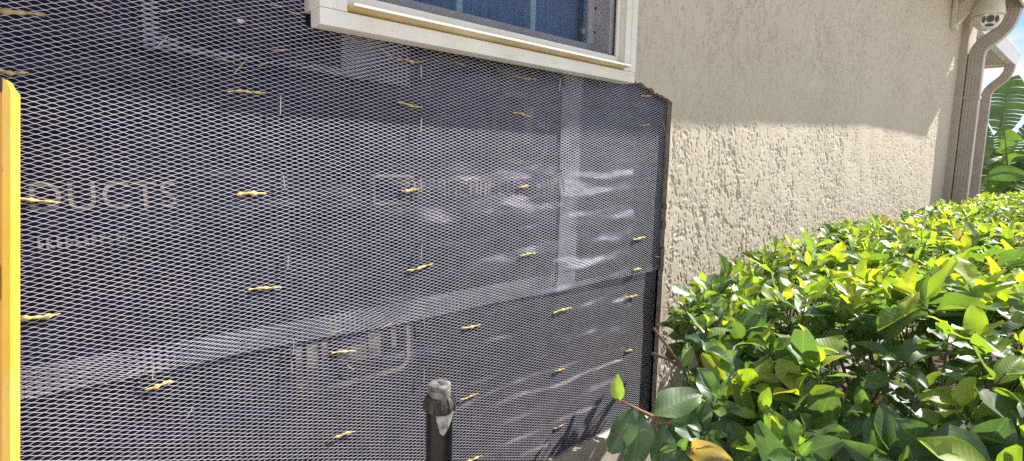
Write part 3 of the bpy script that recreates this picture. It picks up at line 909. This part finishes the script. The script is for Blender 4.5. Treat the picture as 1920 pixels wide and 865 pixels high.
MB().tube([(0.018, -T + 0.0015, 1.028), (0.045, -T + 0.0015, 1.028)], 0.0055, 12).build('vial', simple('vial_glass', (0.45, 0.62, 0.12, 1), rough=0.1), lvl)

# ------------------------------------------------------------------ sprinkler
def worn_black():
    t = NT('black_plastic')
    c = t.ramp(t.noise(30, 5, 0.65), [(0.35, (0.005, 0.005, 0.007)), (0.75, (0.013, 0.013, 0.014))])
    t.l(c, t.b.inputs['Base Color']); t.set(Roughness=0.30)
    t.b.inputs['Specular IOR Level'].default_value = 0.35
    t.bump(t.noise(180, 3), 0.15, 0.001)
    return t.m
M_BLK = worn_black()
M_SCUFF = simple('scuffed_cap', (0.07, 0.068, 0.068, 1), (0.32, 0.30, 0.29, 1), 60, 0.6, stretch=(1, 1, 1), bump=0.4, bscale=150)
M_SCUFF2 = simple('dusty_black', (0.014, 0.014, 0.015, 1), (0.085, 0.08, 0.078, 1), 70, 0.6, bump=0.4, bscale=150)
M_PALE = simple('scraped_plastic', (0.16, 0.15, 0.145, 1), (0.50, 0.46, 0.43, 1), 70, 0.7, bump=0.3, bscale=300)
spx, spy, spz = 0.542, -0.204, 0.811
spr = tag(empty('sprinkler', (spx, spy, 0)), 'black pop-up lawn sprinkler riser with ribbed cap in front of the lath', 'sprinkler')
spr.rotation_euler = (0.03, -0.015, 0)
MB().lathe([(0.0225, 0.0), (0.0228, 0.3), (0.0236, 0.55), (0.0240, spz - 0.050), (0.0225, spz - 0.040)], seg=40).build('body', M_BLK, spr, auto=40)
cap = MB()
cap.lathe([(0.0235, spz - 0.049), (0.0262, spz - 0.047), (0.0272, spz - 0.040), (0.0268, spz - 0.033), (0.0235, spz - 0.026), (0.0205, spz - 0.0225), (0.015, spz - 0.022)], seg=48)
capo = cap.build('cap', M_SCUFF2, spr, auto=40)
for k in range(12):
    a = 2 * math.pi * k / 12 + 0.1
    m = MB()
    m.prism([(0.0225, spz - 0.0475), (0.0298, spz - 0.0465), (0.0302, spz - 0.0360), (0.0240, spz - 0.0225), (0.0205, spz - 0.0215)], 1, -0.0011, 0.0011)
    rib = m.build('rib', M_SCUFF2, capo)
    rib.rotation_euler = (0, 0, a)
MB().lathe([(0.0175, spz - 0.024), (0.0195, spz - 0.021), (0.0198, spz - 0.0085), (0.0186, spz - 0.0080), (0.0186, spz - 0.0065), (0.0200, spz - 0.0060), (0.0203, spz - 0.0025), (0.0192, spz - 0.0003), (0.0150, spz + 0.0012), (0.0090, spz + 0.0018), (0.002, spz + 0.0020)], seg=40).build('nozzle_head', M_SCUFF, spr, auto=35)
MB().box((-0.003, -0.012, spz + 0.0006), (0.003, 0.004, spz + 0.0026), 0.0006).build('arrow_mark', M_SCUFF2, spr)
# scraped pale wedge on the body, lying on its curved surface
sv, sf = [], []
n, k = 14, 8
a0 = math.radians(-110)
for i in range(n + 1):
    u = i / n
    zz = spz - 0.0505 - 0.036 * u
    half = math.radians(44) * (1 - u) ** 0.8 + math.radians(4)
    jit = 0.12 * math.sin(u * 21)
    for j in range(k + 1):
        a = a0 + math.radians(18) * (1 - u) + half * (2 * j / k - 1) + jit * (0.25 if j in (0, k) else 0)
        rr_ = 0.02425
        sv.append((rr_ * math.cos(a), rr_ * math.sin(a), zz))
for i in range(n):
    for j in range(k):
        b = i * (k + 1) + j
        sf.append((b, b + 1, b + k + 2, b + k + 1))
MB().add(sv, sf).build('scrape', M_PALE, spr, True)

# ------------------------------------------------------------------ hedge
def leaf_material():
    t = NT('hedge_leaf')
    at = t.n('ShaderNodeAttribute', attribute_name='leafcol')
    uv = t.n('ShaderNodeAttribute', attribute_name='luv')
    sep = t.n('ShaderNodeSeparateXYZ')
    t.l(uv.outputs['Vector'], sep.inputs['Vector'])
    ab = t.n('ShaderNodeMath', operation='ABSOLUTE'); t.l(sep.outputs['X'], ab.inputs[0])
    rib = t.ramp(ab.outputs[0], [(0.02, (1, 1, 1)), (0.055, (0, 0, 0))])
    # lateral veins
    ad = t.n('ShaderNodeMath', operation='MULTIPLY_ADD'); t.l(ab.outputs[0], ad.inputs[0]); ad.inputs[1].default_value = -0.18; t.l(sep.outputs['Y'], ad.inputs[2])
    ml = t.n('ShaderNodeMath', operation='MULTIPLY'); t.l(ad.outputs[0], ml.inputs[0]); ml.inputs[1].default_value = 62.0
    sn = t.n('ShaderNodeMath', operation='SINE'); t.l(ml.outputs[0], sn.inputs[0])
    vein = t.ramp(sn.outputs[0], [(0.80, (0, 0, 0)), (1.0, (1, 1, 1))])
    mott = t.ramp(t.noise(60, 3, 0.6), [(0.3, (0.78, 0.78, 0.78)), (0.7, (1.15, 1.15, 1.15))])
    base = t.mix(1.0, at.outputs['Color'], mott, 'MULTIPLY')
    spots = t.ramp(t.noise(130, 2, 0.5), [(0.735, (0, 0, 0)), (0.76, (0.8, 0.8, 0.8))])
    base = t.mix(spots, base, (0.12, 0.07, 0.03, 1))
    light = t.mix(0.28, base, (0.28, 0.36, 0.10, 1))
    c = t.mix(rib, base, light)
    vm = t.n('ShaderNodeMath', operation='MULTIPLY'); t.l(vein, vm.inputs[0]); vm.inputs[1].default_value = 0.14
    c = t.mix(vm.outputs[0], c, light)
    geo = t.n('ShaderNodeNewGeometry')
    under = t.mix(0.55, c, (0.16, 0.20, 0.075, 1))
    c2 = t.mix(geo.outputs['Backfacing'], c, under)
    t.l(c2, t.b.inputs['Base Color'])
    rg = t.n('ShaderNodeMath', operation='MULTIPLY_ADD'); t.l(geo.outputs['Backfacing'], rg.inputs[0]); rg.inputs[1].default_value = 0.25; rg.inputs[2].default_value = 0.46
    t.l(rg.outputs[0], t.b.inputs['Roughness'])
    t.b.inputs['Specular IOR Level'].default_value = 1.0
    t.bump(sn.outputs[0], 0.10, 0.0008)
    tl = t.n('ShaderNodeBsdfTranslucent')
    tc = t.mix(1.0, c, (2.35, 2.3, 0.75, 1), 'MULTIPLY')
    t.l(tc, tl.inputs['Color'])
    mx = t.n('ShaderNodeMixShader', Fac=0.40)
    t.l(t.b.outputs['BSDF'], mx.inputs[1]); t.l(tl.outputs['BSDF'], mx.inputs[2])
    t.l(mx.outputs['Shader'], t.out.inputs['Surface'])
    return t.m
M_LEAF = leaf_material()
M_BARK = simple('twig_bark', (0.10, 0.055, 0.035, 1), (0.19, 0.12, 0.08, 1), 60, 0.85, bump=0.5, bscale=200)
M_REDBARK = simple('young_twig', (0.16, 0.06, 0.035, 1), (0.24, 0.12, 0.07, 1), 60, 0.6)

TONES = {'dark': (0.074, 0.145, 0.070), 'mid': (0.110, 0.200, 0.070), 'fresh': (0.175, 0.290, 0.052), 'young': (0.310, 0.405, 0.048),
         'gold': (0.370, 0.425, 0.045), 'dry': (0.38, 0.28, 0.12)}
def leaf_grid(nu, nv, fold, curl, shape, wave):
    """Unit leaf along +Y, upper face +Z, length 1."""
    us = np.linspace(-1, 1, nu); vs = np.linspace(0, 1, nv)
    U, V = np.meshgrid(us, vs, indexing='ij')
    w = 0.262 * shape * np.sin(np.pi * np.clip(V * 0.97 + 0.015, 0, 1) ** 1.10) ** 0.55
    w = w * (0.72 + 0.28 * np.clip(V / 0.3, 0, 1))
    X = U * w
    Z = fold * np.abs(U) * w - curl * (V - 0.05) ** 2 + wave * np.sin(V * 9 + U * 1.5) * np.abs(U) * 0.035
    Y = V * (1 - 0.12 * curl)
    pts = np.stack([X, Y, Z], -1).reshape(-1, 3)
    idx = np.arange(nu * nv).reshape(nu, nv)
    q = np.stack([idx[:-1, :-1], idx[1:, :-1], idx[1:, 1:], idx[:-1, 1:]], -1).reshape(-1, 4)
    luv = np.stack([U, V, 0 * U], -1).reshape(-1, 3)
    return pts, q, luv
SHAPES = [(0.30, 0.16, 1.0, 1.2), (0.55, 0.30, 0.95, 0.8), (0.18, 0.05, 1.12, 1.8), (0.75, 0.42, 0.90, 1.0), (0.25, -0.14, 1.0, 1.2), (0.95, 0.10, 0.85, 1.6), (0.40, 0.55, 1.05, 2.2), (0.12, 0.24, 0.82, 2.6)]
LOW = [leaf_grid(5, 6, *s_) for s_ in SHAPES]
FAR = [leaf_grid(3, 5, *s_) for s_ in SHAPES]
HIGH = [leaf_grid(7, 11, *s_) for s_ in SHAPES]

def hedge_xnear(y):
    return np.interp(y, [-1.4, -1.1, -0.8, -0.5, -0.3, -0.2, -0.1], [0.70, 0.72, 0.80, 1.04, 1.27, 1.42, 2.0])
def hedge_top(x, y):
    return 0.885 + 0.07 * vnoise(np.array(x * 2.3), np.array(y * 2.9), 2) + 0.02 * vnoise(np.array(x * 9.), np.array(y * 9.), 6) - 0.085 * float(np.clip((3.2 - x) / 1.7, 0, 1) * np.clip((y + 0.75) / 0.4, 0, 1)) - 0.15 * max(0.0, 1 - max(0.0, x - float(hedge_xnear(y))) / 0.60) * min(1.0, max(0.0, (-0.38 - y) / 0.22)) - 0.10 * math.exp(-max(0, x - float(hedge_xnear(y))) / 0.10)

LEAVES = []     # (pos, R 3x3, size, shape, colour)
TWIGS = MB()
lr = random.Random(21)
def basis(d, n):
    d = d.normalized(); s_ = d.cross(n)
    if s_.length < 1e-4: s_ = d.cross(Vector((1, 0, 0)))
    s_.normalize(); n = s_.cross(d)
    return Matrix((s_, d, n)).transposed()
def jit(c, r, amt=0.18):
    k = r.uniform(1 - amt, 1 + amt)
    return tuple(max(0.004, v * k * r.uniform(0.93, 1.07)) for v in c)
def mixc(a, b, t): return tuple(p + (q - p) * t for p, q in zip(a, b))
def shoot(p, d, n_leaf, ln, size, young, r=lr, twig=True):
    """A twig ending at p, heading along d, with spiralling leaves that get smaller and yellower to the tip."""
    d = d.normalized()
    ref = Vector((0, 0, 1)) if abs(d.z) < 0.9 else Vector((1, 0, 0))
    e1 = d.cross(ref).normalized(); e2 = d.cross(e1)
    az = r.uniform(0, 6.28)
    base = p - d * ln
    if twig:
        TWIGS.tube([base - d * 0.05 + Vector((0, 0, -0.02)), base, p], [0.0026, 0.0020, 0.0009], 4, False)
    for i in range(n_leaf):
        u = (i + r.uniform(0, 0.5)) / n_leaf
        az += 2.4 + r.uniform(-0.35, 0.35)
        rad = e1 * math.cos(az) + e2 * math.sin(az)
        ang = math.radians(86 - 52 * u + r.uniform(-14, 14))
        ld = d * math.cos(ang) + rad * math.sin(ang)
        nrm = d * math.sin(ang) - rad * math.cos(ang)
        nrm = (nrm + Vector((r.uniform(-.35, .35), r.uniform(-.35, .35), r.uniform(-.1, .55)))).normalized()
        sz = size * (1.05 - 0.62 * u ** 1.6) * r.uniform(0.66, 1.28)
        q = base + d * ln * (0.1 + 0.9 * u) + ld * 0.006
        tone = u * young + r.uniform(-0.16, 0.16)
        if tone < 0.25: c = mixc(TONES['dark'], TONES['mid'], max(0, tone / 0.25))
        elif tone < 0.5: c = mixc(TONES['mid'], TONES['fresh'], (tone - 0.25) / 0.25)
        elif tone < 0.75: c = mixc(TONES['fresh'], TONES['young'], (tone - 0.5) / 0.25)
        else: c = mixc(TONES['young'], TONES['gold'], min(1, (tone - 0.75) / 0.35))
        if r.random() < 0.009: c = TONES['dry']
        LEAVES.append((q, basis(ld, nrm), sz, r.randrange(8), jit(c, r)))

# top of the hedge: dense near, thinner far off
def fill_top(x0, x1, dens, size, nl):
    area = (x1 - x0) * 1.30
    for _ in range(int(area * dens)):
        y = lr.uniform(-1.36, -0.09)
        x = lr.uniform(x0, x1)
        if x < hedge_xnear(y): continue
        z = float(hedge_top(x, y))
        layer = lr.random()
        young = lr.uniform(0.6, 1.4)
        if layer < 0.28:
            z -= lr.uniform(0.05, 0.22); young *= 0.35
        d = Vector((lr.uniform(-.55, .45), lr.uniform(-.5, .5), lr.uniform(0.55, 1.1)))
        if y > -0.2: d.y -= 0.35
        shoot(Vector((x, y, z + lr.uniform(-0.02, 0.035))), d, nl + lr.randrange(3), lr.uniform(0.05, 0.11), size * lr.uniform(0.75, 1.2), young)
fill_top(0.70, 2.2, 190, 0.092, 7)
fill_top(2.2, 4.2, 160, 0.080, 6)
fill_top(4.2, 8.0, 130, 0.066, 6)
fill_top(8.0, 11.5, 90, 0.075, 5)
# end face that shows its side to the camera
for _ in range(250):
    y = lr.uniform(-1.2, -0.12)
    xn = float(hedge_xnear(y))
    z = 0.16 + (float(hedge_top(xn + 0.1, y)) - 0.14) * lr.random() ** 0.8
    depth_in = lr.random() ** 1.5 * 0.34
    if y > -0.40 and lr.random() < 0.55: continue
    bulge = 0.05 * math.sin((z - 0.15) * 4)
    p = Vector((xn - bulge + depth_in + 0.22 * max(0, 0.86 - z), y, z))
    d = Vector((-1.0 + lr.uniform(-.3, .5), lr.uniform(-.6, .5), lr.uniform(0.1, 1.0)))
    young = 0.15 + 0.55 * max(0, (z - 0.62) / 0.3) * lr.uniform(0.4, 1.4) * (1 if depth_in < 0.1 else 0.4)
    shoot(p, d, 6 + lr.randrange(3), lr.uniform(0.06, 0.13), 0.090 * lr.uniform(0.75, 1.3), young)
# low shaded leaves in the heart of the hedge
for _ in range(110):
    y = lr.uniform(-1.2, -0.15); x = float(hedge_xnear(y)) + lr.uniform(0.2, 1.5)
    shoot(Vector((x, y, lr.uniform(0.25, 0.78))), Vector((lr.uniform(-1, .3), lr.uniform(-.7, .7), lr.uniform(.1, 1))), 6, 0.09, 0.07, 0.1)

hedge = tag(empty('hedge', (1.6, -0.6, 0)), 'clipped leafy green hedge along the stucco wall, tips yellow-green', 'hedge')
def hpart(o):
    o.parent = hedge
    o.matrix_parent_inverse = Matrix.Translation((-1.6, 0.6, 0))
    return o
# stray sprays at the open end
def leaf_at(pos, d, nrm, size, shape, tone):
    LEAVES.append((Vector(pos), basis(Vector(d), Vector(nrm)), size, shape, tone))
D_, M_, F_ = TONES['dark'], TONES['mid'], TONES['fresh']
tw1 = MB().tube([(1.06, -0.47, 0.56), (0.951, -0.505, 0.668), (0.86, -0.492, 0.728), (0.800, -0.480, 0.764), (0.748, -0.450, 0.797)], [0.0055, 0.0048, 0.0042, 0.0036, 0.0018], 7)
tw2 = MB().tube([(1.10, -0.46, 0.60), (1.04, -0.452, 0.703), (1.012, -0.421, 0.780), (0.990, -0.395, 0.825), (0.971, -0.372, 0.862)], [0.0050, 0.0042, 0.0036, 0.0032, 0.0030], 7)
tw2.tube([(1.012, -0.421, 0.780), (0.992, -0.395, 0.797), (0.966, -0.374, 0.809)], [0.0034, 0.0032, 0.0036], 7)
tw3 = MB().tube([(1.30, -0.35, 0.50), (1.24, -0.36, 0.70), (1.20, -0.34, 0.80), (1.16, -0.33, 0.87)], [0.006, 0.005, 0.004, 0.002], 7)
tw3.tube([(1.24, -0.36, 0.70), (1.21, -0.38, 0.79), (1.22, -0.40, 0.86)], [0.004, 0.003, 0.002], 6)
for m, mt in ((tw1, M_REDBARK), (tw2, M_BARK), (tw3, M_BARK)):
    hpart(m.build('twig', mt, None, True))
for pos, d, nr, sz, sh, tn in [
    ((0.752, -0.452, 0.794), (-0.3, -0.1, 0.75), (-0.8, -0.5, -0.1), 0.044, 1, F_),
    ((0.775, -0.468, 0.780), (-0.42, 0.05, -0.62), (-0.3, -0.75, 0.5), 0.080, 0, D_),
    ((0.790, -0.474, 0.770), (-0.25, -0.05, -0.9), (-0.4, -0.85, 0.2), 0.088, 2, D_),
    ((0.812, -0.480, 0.758), (0.55, -0.25, 0.22), (-0.4, -0.4, 0.85), 0.098, 0, M_),
    ((0.835, -0.488, 0.742), (-0.15, -0.10, -0.9), (-0.45, -0.85, 0.1), 0.090, 4, D_),
    ((0.865, -0.495, 0.725), (0.25, -0.2, -0.8), (-0.5, -0.8, 0.2), 0.095, 0, D_),
    ((0.850, -0.490, 0.735), (0.50, -0.30, -0.15), (-0.5, -0.7, 0.5), 0.085, 1, D_),
    ((0.915, -0.505, 0.690), (-0.25, -0.3, -0.8), (-0.4, -0.8, 0.3), 0.092, 2, D_),
    ((0.940, -0.505, 0.680), (0.4, -0.5, -0.5), (-0.4, -0.6, 0.6), 0.100, 0, D_),
    ((1.010, -0.421, 0.782), (0.30, -0.05, 0.55), (-0.6, -0.7, 0.2), 0.052, 3, F_),
    ((1.020, -0.430, 0.765), (0.45, -0.15, -0.75), (-0.5, -0.8, 0.1), 0.085, 3, (0.11, 0.17, 0.035)),
    ((1.020, -0.432, 0.760), (-0.20, -0.05, -0.95), (-0.6, -0.7, 0.2), 0.088, 1, (0.10, 0.13, 0.045)),
    ((1.030, -0.455, 0.700), (-0.1, -0.15, -0.95), (-0.5, -0.85, 0.1), 0.098, 3, TONES['dry']),
    ((1.020, -0.470, 0.715), (-0.35, -0.35, 0.3), (-0.4, -0.5, 0.8), 0.075, 0, M_),
    ((1.035, -0.475, 0.700), (0.35, -0.5, -0.5), (-0.4, -0.6, 0.6), 0.095, 2, D_)]:
    leaf_at(pos, d, nr, sz * 1.12, sh, jit(tn, lr, 0.1))
for _ in range(24):
    py_ = lr.uniform(-0.44, -0.17)
    shoot(Vector((float(hedge_xnear(py_)) + lr.uniform(-0.03, 0.22), py_, lr.uniform(0.76, 0.885))), Vector((lr.uniform(-1, .1), lr.uniform(-.5, .3), lr.uniform(.5, 1))), 8, 0.08, lr.uniform(0.05, 0.075), lr.uniform(0.4, 1.0))
for p, d in (((1.16, -0.33, 0.875), (-0.5, 0.1, 1)), ((1.22, -0.40, 0.865), (-0.3, -0.4, 1)), ((1.20, -0.30, 0.86), (-0.8, 0.1, 0.7)), ((1.25, -0.33, 0.90), (-0.1, 0, 1)),
             ((1.08, -0.45, 0.72), (-0.8, -0.3, 0.4)), ((1.10, -0.50, 0.60), (-0.9, -0.2, 0.1)), ((1.02, -0.52, 0.62), (-0.8, -0.4, 0.2)), ((0.98, -0.56, 0.66), (-0.7, -0.4, 0.5)), ((0.95, -0.58, 0.58), (-0.8, -0.3, 0.2)), ((0.84, -0.52, 0.70), (-0.8, -0.2, 0.3)), ((0.90, -0.54, 0.72), (-0.6, -0.5, 0.5)), ((0.86, -0.50, 0.62), (-0.9, -0.1, 0.0)), ((0.98, -0.52, 0.76), (-0.5, -0.4, 0.7))):
    shoot(Vector(p), Vector(d), 8, 0.09, 0.070 if p[2] < 0.8 else 0.055, 0.25 if p[2] < 0.8 else 0.75)

# keep leaves out of the wall and off the lens, rank them by how large they show
CAMP = Vector((0, -1.0, 1.2))
def seen_px(q, sz):
    v = q - CAMP
    cx, cy, cz = v.dot(Vector((AX[0], AY[0], AZ[0]))), v.dot(Vector((AX[1], AY[1], AZ[1]))), -v.dot(Vector((AX[2], AY[2], AZ[2])))
    if cz < 0.15: return 0
    px, py = 960 + 1025 * cx / cz, 432 - 1025 * cy / cz
    if not (1080 < px < 1950 and 330 < py < 890): return 0
    return 1025 * sz / cz
kept = []
for L in LEAVES:
    q, B, sz, sh, c = L
    tip = q + B @ Vector((0, sz, 0))
    if max(q.y, tip.y) > -0.012: continue
    if (q - CAMP).length < 0.34: continue
    kept.append((seen_px(q, sz) * (1.0 if q.z > 0.80 or q.x < 1.1 else 0.55), L))
kept.sort(key=lambda t: -t[0])
single, mass = kept[:300], kept[300:]

def leaf_attrs(me, cols, luv):
    a = me.attributes.new('leafcol', 'FLOAT_COLOR', 'POINT')
    c4 = np.concatenate([cols, np.ones((len(cols), 1))], 1).astype(np.float32)
    a.data.foreach_set('color', c4.ravel())
    b = me.attributes.new('luv', 'FLOAT_VECTOR', 'POINT')
    b.data.foreach_set('vector', luv.astype(np.float32).ravel())
# single leaves share meshes: five shapes by eight quantised colours
PAL = [(0.064, 0.128, 0.062), (0.080, 0.155, 0.072), (0.105, 0.192, 0.070), (0.14, 0.235, 0.06), (0.18, 0.29, 0.052), (0.24, 0.35, 0.05), (0.31, 0.405, 0.048), (0.36, 0.42, 0.045), (0.13, 0.17, 0.055), (0.38, 0.28, 0.12)]
_cache = {}
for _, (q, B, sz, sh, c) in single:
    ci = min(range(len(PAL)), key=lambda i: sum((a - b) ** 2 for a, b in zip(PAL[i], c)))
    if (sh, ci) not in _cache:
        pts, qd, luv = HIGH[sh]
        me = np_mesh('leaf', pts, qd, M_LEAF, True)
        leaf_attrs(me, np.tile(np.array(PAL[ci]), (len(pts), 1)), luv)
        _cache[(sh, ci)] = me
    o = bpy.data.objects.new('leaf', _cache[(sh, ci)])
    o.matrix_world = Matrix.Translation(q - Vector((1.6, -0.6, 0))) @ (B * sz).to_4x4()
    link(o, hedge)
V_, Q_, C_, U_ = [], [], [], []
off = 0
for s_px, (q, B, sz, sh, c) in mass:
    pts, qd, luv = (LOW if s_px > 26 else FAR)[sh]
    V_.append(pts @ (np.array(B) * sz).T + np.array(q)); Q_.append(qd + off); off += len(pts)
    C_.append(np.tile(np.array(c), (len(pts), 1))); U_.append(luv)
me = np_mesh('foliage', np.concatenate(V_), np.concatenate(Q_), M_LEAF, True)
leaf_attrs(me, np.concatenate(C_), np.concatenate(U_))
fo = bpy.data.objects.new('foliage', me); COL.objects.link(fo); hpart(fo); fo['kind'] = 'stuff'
tw = TWIGS.build('fine_twigs', M_BARK, None, True); hpart(tw); tw['kind'] = 'stuff'
for i in range(26):
    y = lr.uniform(-1.1, -0.2); x = float(hedge_xnear(y)) + lr.uniform(0.12, 0.9)
    pts = [Vector((x + 0.1, y, 0.0))]
    d = Vector((lr.uniform(-.3, .2), lr.uniform(-.25, .25), 1))
    for k in range(5):
        d = (d + Vector((lr.uniform(-.3, .22), lr.uniform(-.3, .3), 0.1))).normalized()
        pts.append(pts[-1] + d * 0.155)
    m = MB().tube(pts, [0.012, 0.011, 0.009, 0.007, 0.005, 0.003], 7)
    for k in (2, 3, 4):
        e = Vector((lr.uniform(-1, .6), lr.uniform(-.8, .8), lr.uniform(.4, 1))).normalized()
        m.tube([pts[k], pts[k] + e * 0.09, pts[k] + e * 0.16 + Vector((0, 0, 0.05))], [0.006, 0.004, 0.002], 6)
    hpart(m.build('stem', M_BARK, None, True))

# ------------------------------------------------------------------ broad-leaved plants beyond the hedge
def banana_material(name, c1, c2):
    t = NT(name)
    c = t.ramp(t.noise(5, 4), [(0.35, c1), (0.65, c2)])
    t.l(c, t.b.inputs['Base Color']); t.set(Roughness=0.45)
    tl = t.n('ShaderNodeBsdfTranslucent'); t.l(t.mix(1.0, c, (2.2, 2.1, 0.7, 1), 'MULTIPLY'), tl.inputs['Color'])
    mx = t.n('ShaderNodeMixShader', Fac=0.3)
    t.l(t.b.outputs['BSDF'], mx.inputs[1]); t.l(tl.outputs['BSDF'], mx.inputs[2]); t.l(mx.outputs['Shader'], t.out.inputs['Surface'])
    return t.m
M_BAN = banana_material('banana_leaf', (0.026, 0.056, 0.026), (0.050, 0.088, 0.036))
M_BAN2 = banana_material('banana_leaf_light', (0.08, 0.17, 0.04), (0.13, 0.24, 0.05))
M_STALK = simple('leaf_stalk', (0.14, 0.20, 0.06, 1), (0.20, 0.26, 0.09, 1), 10, 0.5)
M_TRUNK = simple('banana_trunk', (0.07, 0.045, 0.03, 1), (0.15, 0.10, 0.07, 1), 25, 0.9, stretch=(4, 4, 1), bump=0.7)
def banana_leaf(root, base, joint, direction, face, length, width, droop, mat, seed):
    r = random.Random(seed)
    base, joint = Vector(base), Vector(joint)
    if base.x > 11.5: base.y += 0.15; joint.y += 0.15
    d = Vector(direction).normalized(); f = Vector(face).normalized()
    s_ = d.cross(f).normalized(); f = s_.cross(d)
    n = 15
    mid = []
    for i in range(n + 1):
        u = i / n
        mid.append(joint + d * length * u - Vector((0, 0, 1)) * droop * length * u * u)
    vs, fs = [], []
    for side in (-1, 1):
        lift = 0.0; gap = 0.0
        for i in range(n):
            u0, u1 = i / n, (i + 1) / n
            split = r.random() < 0.45
            if split: lift = r.uniform(-0.16, 0.10)
            w0 = width * math.sin(math.pi * (0.06 + 0.90 * u0)) ** 0.55; w1 = width * math.sin(math.pi * (0.06 + 0.90 * u1)) ** 0.55
            sh = 0.055 * length
            k = len(vs)
            a0, a1 = mid[i], mid[i + 1]
            g = 0.011 * length if split else 0.0
            outs = []
            for (a, w, gg) in ((a0, w0, g), (a1, w1, 0)):
                for q in (0.0, 0.5, 1.0):
                    vs.append(a + s_ * side * w * q + d * (sh * q + gg * q) + f * (0.10 * w * q + lift * w * q * q) - Vector((0, 0, 1)) * 0.25 * w * q * q)
            for q in (0, 1):
                fs.append((k + q, k + q + 1, k + 4 + q, k + 3 + q) if side > 0 else (k + q, k + 3 + q, k + 4 + q, k + q + 1))
    lf = MB().add(vs, fs).build('leaf', mat, None, True)
    lf.parent = root
    lf.matrix_parent_inverse = Matrix.Translation(-root.location)
    st = MB().tube([base, base.lerp(joint, 0.5) + Vector((0, 0, 0.05)), joint] + mid[::3], [0.035, 0.028, 0.022] + [0.018 * (1 - 0.15 * k) for k in range(len(mid[::3]))], 6).build('stalk', M_STALK, None, True)
    st.parent = lf
b1 = tag(empty('banana_plant', (11.8, 0.40, 0)), 'large banana-like plant with torn paddle leaves and brown trunk behind the hedge', 'plant')
tr = MB().tube([(0, 0, 0), (0.02, 0.0, 0.5), (0.05, -0.02, 0.95), (0.12, -0.04, 1.35)], [0.20, 0.18, 0.14, 0.06], 14).build('trunk', M_TRUNK, b1, True)
B0 = (11.88, 0.20, 1.15)
specs = [((11.9, 0.28, 1.85), (0.1, -0.05, 1.0), (-1, -0.5, 0.1), 0.95, 0.25, 0.05, M_BAN),
         ((11.85, 0.42, 1.75), (-0.35, 0.55, 0.65), (-0.9, -0.3, 0.6), 1.05, 0.27, 0.35, M_BAN),
         ((11.9, 0.05, 1.75), (0.2, -0.7, 0.75), (-0.8, 0.1, 0.6), 1.0, 0.26, 0.25, M_BAN),
         ((11.8, 0.55, 1.45), (-0.3, 0.7, 0.25), (-0.8, -0.1, 0.6), 0.9, 0.25, 0.6, M_BAN),
         ((11.6, 0.30, 1.55), (-0.8, 0.2, 0.2), (-0.2, -0.3, 0.9), 0.8, 0.26, 0.6, M_BAN),
         ((11.9, -0.10, 1.45), (0.1, -0.8, 0.15), (-0.8, -0.1, 0.6), 0.9, 0.24, 0.6, M_BAN),
         ((11.7, 0.70, 1.30), (-0.2, 0.6, 0.5), (-0.9, -0.3, 0.3), 0.95, 0.26, 0.3, M_BAN),
         ((11.7, 0.35, 1.35), (-0.2, 0.5, 0.8), (-1.0, -0.2, 0.2), 0.9, 0.26, 0.2, M_BAN),
         ((11.8, -0.05, 1.25), (0.0, -0.4, 0.8), (-1.0, 0.2, 0.2), 0.9, 0.26, 0.3, M_BAN),
         ((11.7, 0.1, 1.20), (-0.2, 0.1, 0.9), (-1.0, -0.3, 0.2), 0.8, 0.24, 0.15, M_BAN2),
         ((11.6, 0.45, 0.95), (-0.2, 0.45, 0.7), (-1.0, -0.2, 0.2), 0.75, 0.25, 0.25, M_BAN),
         ((11.6, 0.05, 0.90), (-0.1, -0.35, 0.8), (-1.0, 0.1, 0.2), 0.75, 0.26, 0.25, M_BAN),
         ((11.5, 0.25, 0.85), (-0.2, 0.05, 0.8), (-1.0, -0.2, 0.3), 0.7, 0.26, 0.2, M_BAN2),
         ((11.6, -0.25, 0.95), (0.0, -0.6, 0.6), (-1.0, 0.2, 0.3), 0.8, 0.25, 0.3, M_BAN)]
for i, (j, d, f, ln, wd, dr, mt) in enumerate(specs):
    banana_leaf(b1, B0, j, d, f, ln, wd, dr, mt, 60 + i)
b2 = tag(empty('banana_plant', (10.9, 0.52, 0)), 'smaller fresh green paddle-leaved plant between the far downspout and the brown trunk', 'plant')
MB().tube([(0, 0, 0), (0.0, 0.02, 0.4), (0.03, 0.0, 0.8)], [0.09, 0.08, 0.05], 12).build('trunk', M_STALK, b2, True)
specs = [((10.9, 0.60, 1.25), (-0.3, 0.45, 0.55), (-0.9, -0.3, 0.3), 0.55, 0.15, 0.45, M_BAN2),
         ((10.95, 0.50, 1.35), (0.0, 0.05, 1.0), (-1, -0.4, 0.2), 0.62, 0.15, 0.08, M_BAN),
         ((10.9, 0.40, 1.15), (-0.2, -0.7, 0.45), (-0.8, 0.0, 0.6), 0.55, 0.15, 0.5, M_BAN2),
         ((10.85, 0.55, 1.05), (-0.8, 0.15, 0.25), (-0.2, -0.4, 0.9), 0.5, 0.16, 0.5, M_BAN2)]
for i, (j, d, f, ln, wd, dr, mt) in enumerate(specs):
    banana_leaf(b2, (10.92, 0.52, 0.75), j, d, f, ln, wd, dr, mt, 90 + i)
